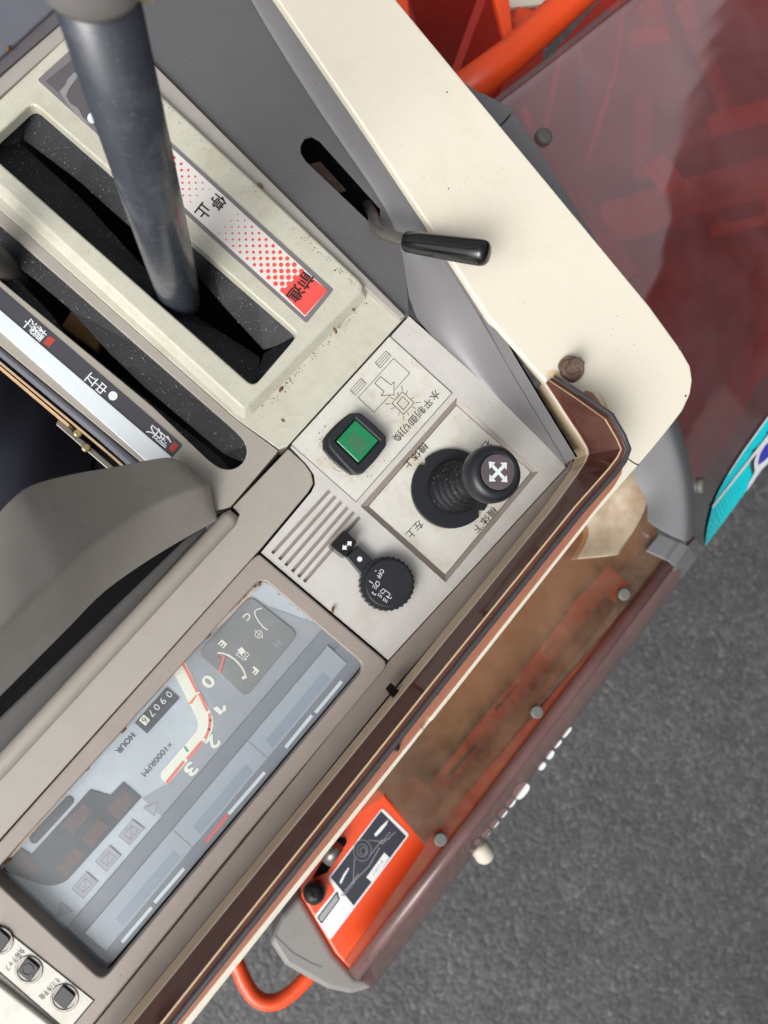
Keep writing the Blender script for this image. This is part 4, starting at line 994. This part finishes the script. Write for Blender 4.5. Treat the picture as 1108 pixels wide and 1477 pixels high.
flat('crease', ribbon(Zb([(205, 765), (270, 828), (340, 868), (380, 882)]), 1.2), -269.8, m_chan, capg)
tube('rubber_stop', [P(*Zb([(352, 600)])[0], -270), P(*Zb([(352, 600)])[0], -248), P(*Zb([(352, 600)])[0], -240), P(*Zb([(352, 600)])[0], -237)], [11, 11, 8.5, 4], m_rubber, bx, 24)
tube('valve', [P(*Zb([(400, 480)])[0], -250), P(*Zb([(440, 420)])[0], -246)], 7, m_steel, bx, 16)
prism('dark_recess', Zb([(345, 545), (430, 390), (470, 392), (476, 410), (400, 525)]), -260.6, .4, m_void, bx)

t = thing('orange_loop', 'orange bent tube handle below the grey end cap, low over the asphalt', 'handle', P(390, 1440, -460))
tube('tube', lerp_path([P(300, 1300, -440), P(338, 1382, -440), P(352, 1415, -440), P(368, 1438, -440), P(390, 1446, -440), P(414, 1437, -440), P(445, 1408, -440), P(500, 1340, -440)], 6), 9.2, m_orange, t, 24)

t = thing('stopper', 'off-white rubber stopper under the skirt of the brown cover', 'stopper', P(697, 1230, -340))
s0, s1 = P(688, 1216, -345), P(703, 1238, -350)
tube('plug', [s0, s0.lerp(s1, .2), s0.lerp(s1, .8), s1], [9, 11, 11.5, 9], m_offwht, t, 20)

# ------------------------------------------------------------------ grit and dried dirt (uncountable)
m_grit = M('dried_grit', (104, 80, 54), .9, .8, .4, 600)
m_chaff = M('pale_chaff', (186, 176, 150), .9, .8, .3, 600)
def grit(name, path, z, spread, n, r0, r1, mat, parent):
    polys = []
    for i in range(n):
        k = random.randrange(len(path)-1); c = Vector(along(path[k], path[k+1], random.random()))
        c += Vector((random.gauss(0, spread), random.gauss(0, spread))); r = random.uniform(r0, r1); a0 = random.random()*6; e = random.uniform(.4, 1)
        polys.append([(c.x+r*math.cos(a0+2*math.pi*q/6)*random.uniform(.6, 1.2), c.y+e*r*math.sin(a0+2*math.pi*q/6)*random.uniform(.6, 1.2)) for q in range(6)])
    o = flat(name, polys, z, mat, parent); o['kind'] = 'stuff'; return o
grit('lens_grit', [(520, 948), (378, 838), (364, 852), (262, 952), (120, 1112), (4, 1250), (30, 1300), (140, 1400)], -8.2, 2.0, 170, .4, 1.5, m_grit, clu)
grit('lens_chaff', [(372, 850), (262, 966), (60, 1200), (205, 1150)], -8.2, 14, 70, .4, 1.0, m_chaff, clu)
grit('plate_grit', [(540, 424), (450, 516), (366, 603)], .15, 3.5, 110, .4, 1.4, m_grit, con)
grit('bezel_grit', [(130, 50), (420, 326), (515, 412)], 8.2, 3, 120, .4, 1.2, m_grit, con)
grit('sticker_grit', [(470, 610), (462, 640), (480, 668), (512, 700), (560, 660)], .7, 4, 70, .4, 1.2, m_grit, con)
grit('switch_grit', [(600, 470), (800, 655), (640, 845), (450, 860), (400, 800)], .2, 12, 120, .3, .9, m_grit, con)
grit('guard_specks', [(480, 60), (700, 330), (940, 560), (880, 500), (600, 120)], 40.15, 30, 40, .4, 1.0, m_grit, gd)
grit('cowling_dust', [(250, 60), (430, 260), (560, 400), (680, 520), (780, 630)], .2, 9, 60, .3, .8, m_chaff, con)
flat('dirt_line', ribbon([(372, 846), (262, 953), (118, 1115), (2, 1252)], 3.2), -8.15, M('dirty_seal', (206, 182, 164), .7, .85, .25, 200), clu)

# ================================================================== DARK BUILDING MIRRORED IN THE RED COVER
t = thing('shed', 'dark shed with scalloped roof edge that shows only as the reflection in the red cover', 'shed', (6, 5, -1.15))
m_shed = M('dark_shed_cladding', (62, 58, 56), .7, .8, .2, 2)
A0, B0 = Vector((3.2, -4.5, 0)), Vector((7.4, 13.0, 0)); n_ = 260; lo_, hi_ = [], []
for i in range(n_+1):
    p = A0.lerp(B0, i/n_); L_ = (p-A0).length
    zt = 2.75-.26*abs(math.sin(L_*3.3))+.10*math.sin(L_*1.37)-.08*abs(math.sin(L_*7.9+1))+.25*math.sin(L_*.5+.4)
    lo_.append(Vector((p.x, p.y, -1.14))); hi_.append(Vector((p.x, p.y, zt)))
loft('front_wall', [lo_, hi_], m_shed, t, smooth=False)
loft('roof', [hi_, [Vector((p.x+5, p.y-1.2, p.z+.6)) for p in hi_]], m_shed, t, smooth=False)

# ================================================================== HUSKS LEFT ON THE CONSOLE
HUSK = [((366, 845), -8.2, 20, 'on the lens in the upper corner, left of three'), ((374, 841), -8.2, 70, 'on the lens in the upper corner, middle of three'), ((388, 838), -8.2, -20, 'on the lens in the upper corner, right of three'),
        ((353, 858), -8.2, 115, 'tilted on the lens edge below the corner group'), ((344.5, 867), -8.2, 125, 'long, on the lens edge above the fuel gauge'), ((300, 918), -8.2, 130, 'pale, on the lens edge beside the letter E'),
        ((124.5, 1110), -8.2, 140, 'on the lens edge above the dark pill window'), ((11, 1243), -8.2, 140, 'on the lens at its left corner'), ((177.6, 1054), -8.2, 140, 'on the lens edge beside the hour counter'),
        ((405, 562), 0, 120, 'on the plain plate below the wide slot'), ((484, 477), 8, 60, 'on the bezel step near the red end of the label'), ((408, 607), 0, 40, 'tiny, near the rounded end of the narrow slot'),
        ((509, 446), 1, 50, 'on the plate near the seam and the guard'), ((376, 268), 4, 45, 'frayed, on the strip above the dotted label'), ((480, 880), 2, 100, 'curled, on the cluster frame below the light switch'), ((12, 70), 9, 110, 'on the blue grey shelf at top left')]
hm = None
for (c, z, a, w) in HUSK:
    k = 1.0 if 'tiny' not in w else .6
    bm = bmesh.new(); bmesh.ops.create_uvsphere(bm, u_segments=10, v_segments=6, radius=1)
    for v in bm.verts:
        v.co = Vector((v.co.x*.0026*k*(1-.15*v.co.x), v.co.y*.0011*k, v.co.z*.0009*k))
        v.co += Vector((random.uniform(-1, 1), random.uniform(-1, 1), 0))*.00012
    me = bpy.data.meshes.new('rice_husk'); bm.to_mesh(me); bm.free()
    o = link('rice_husk', me, m_husk, None, True)
    o.location = P(c[0], c[1], z+.9); o.rotation_euler = (random.uniform(-.2, .2), random.uniform(-.2, .2), math.radians(-a))
    o['label'] = 'brown rice husk ' + w; o['category'] = 'husk'; o['group'] = 'rice husks scattered on the console'
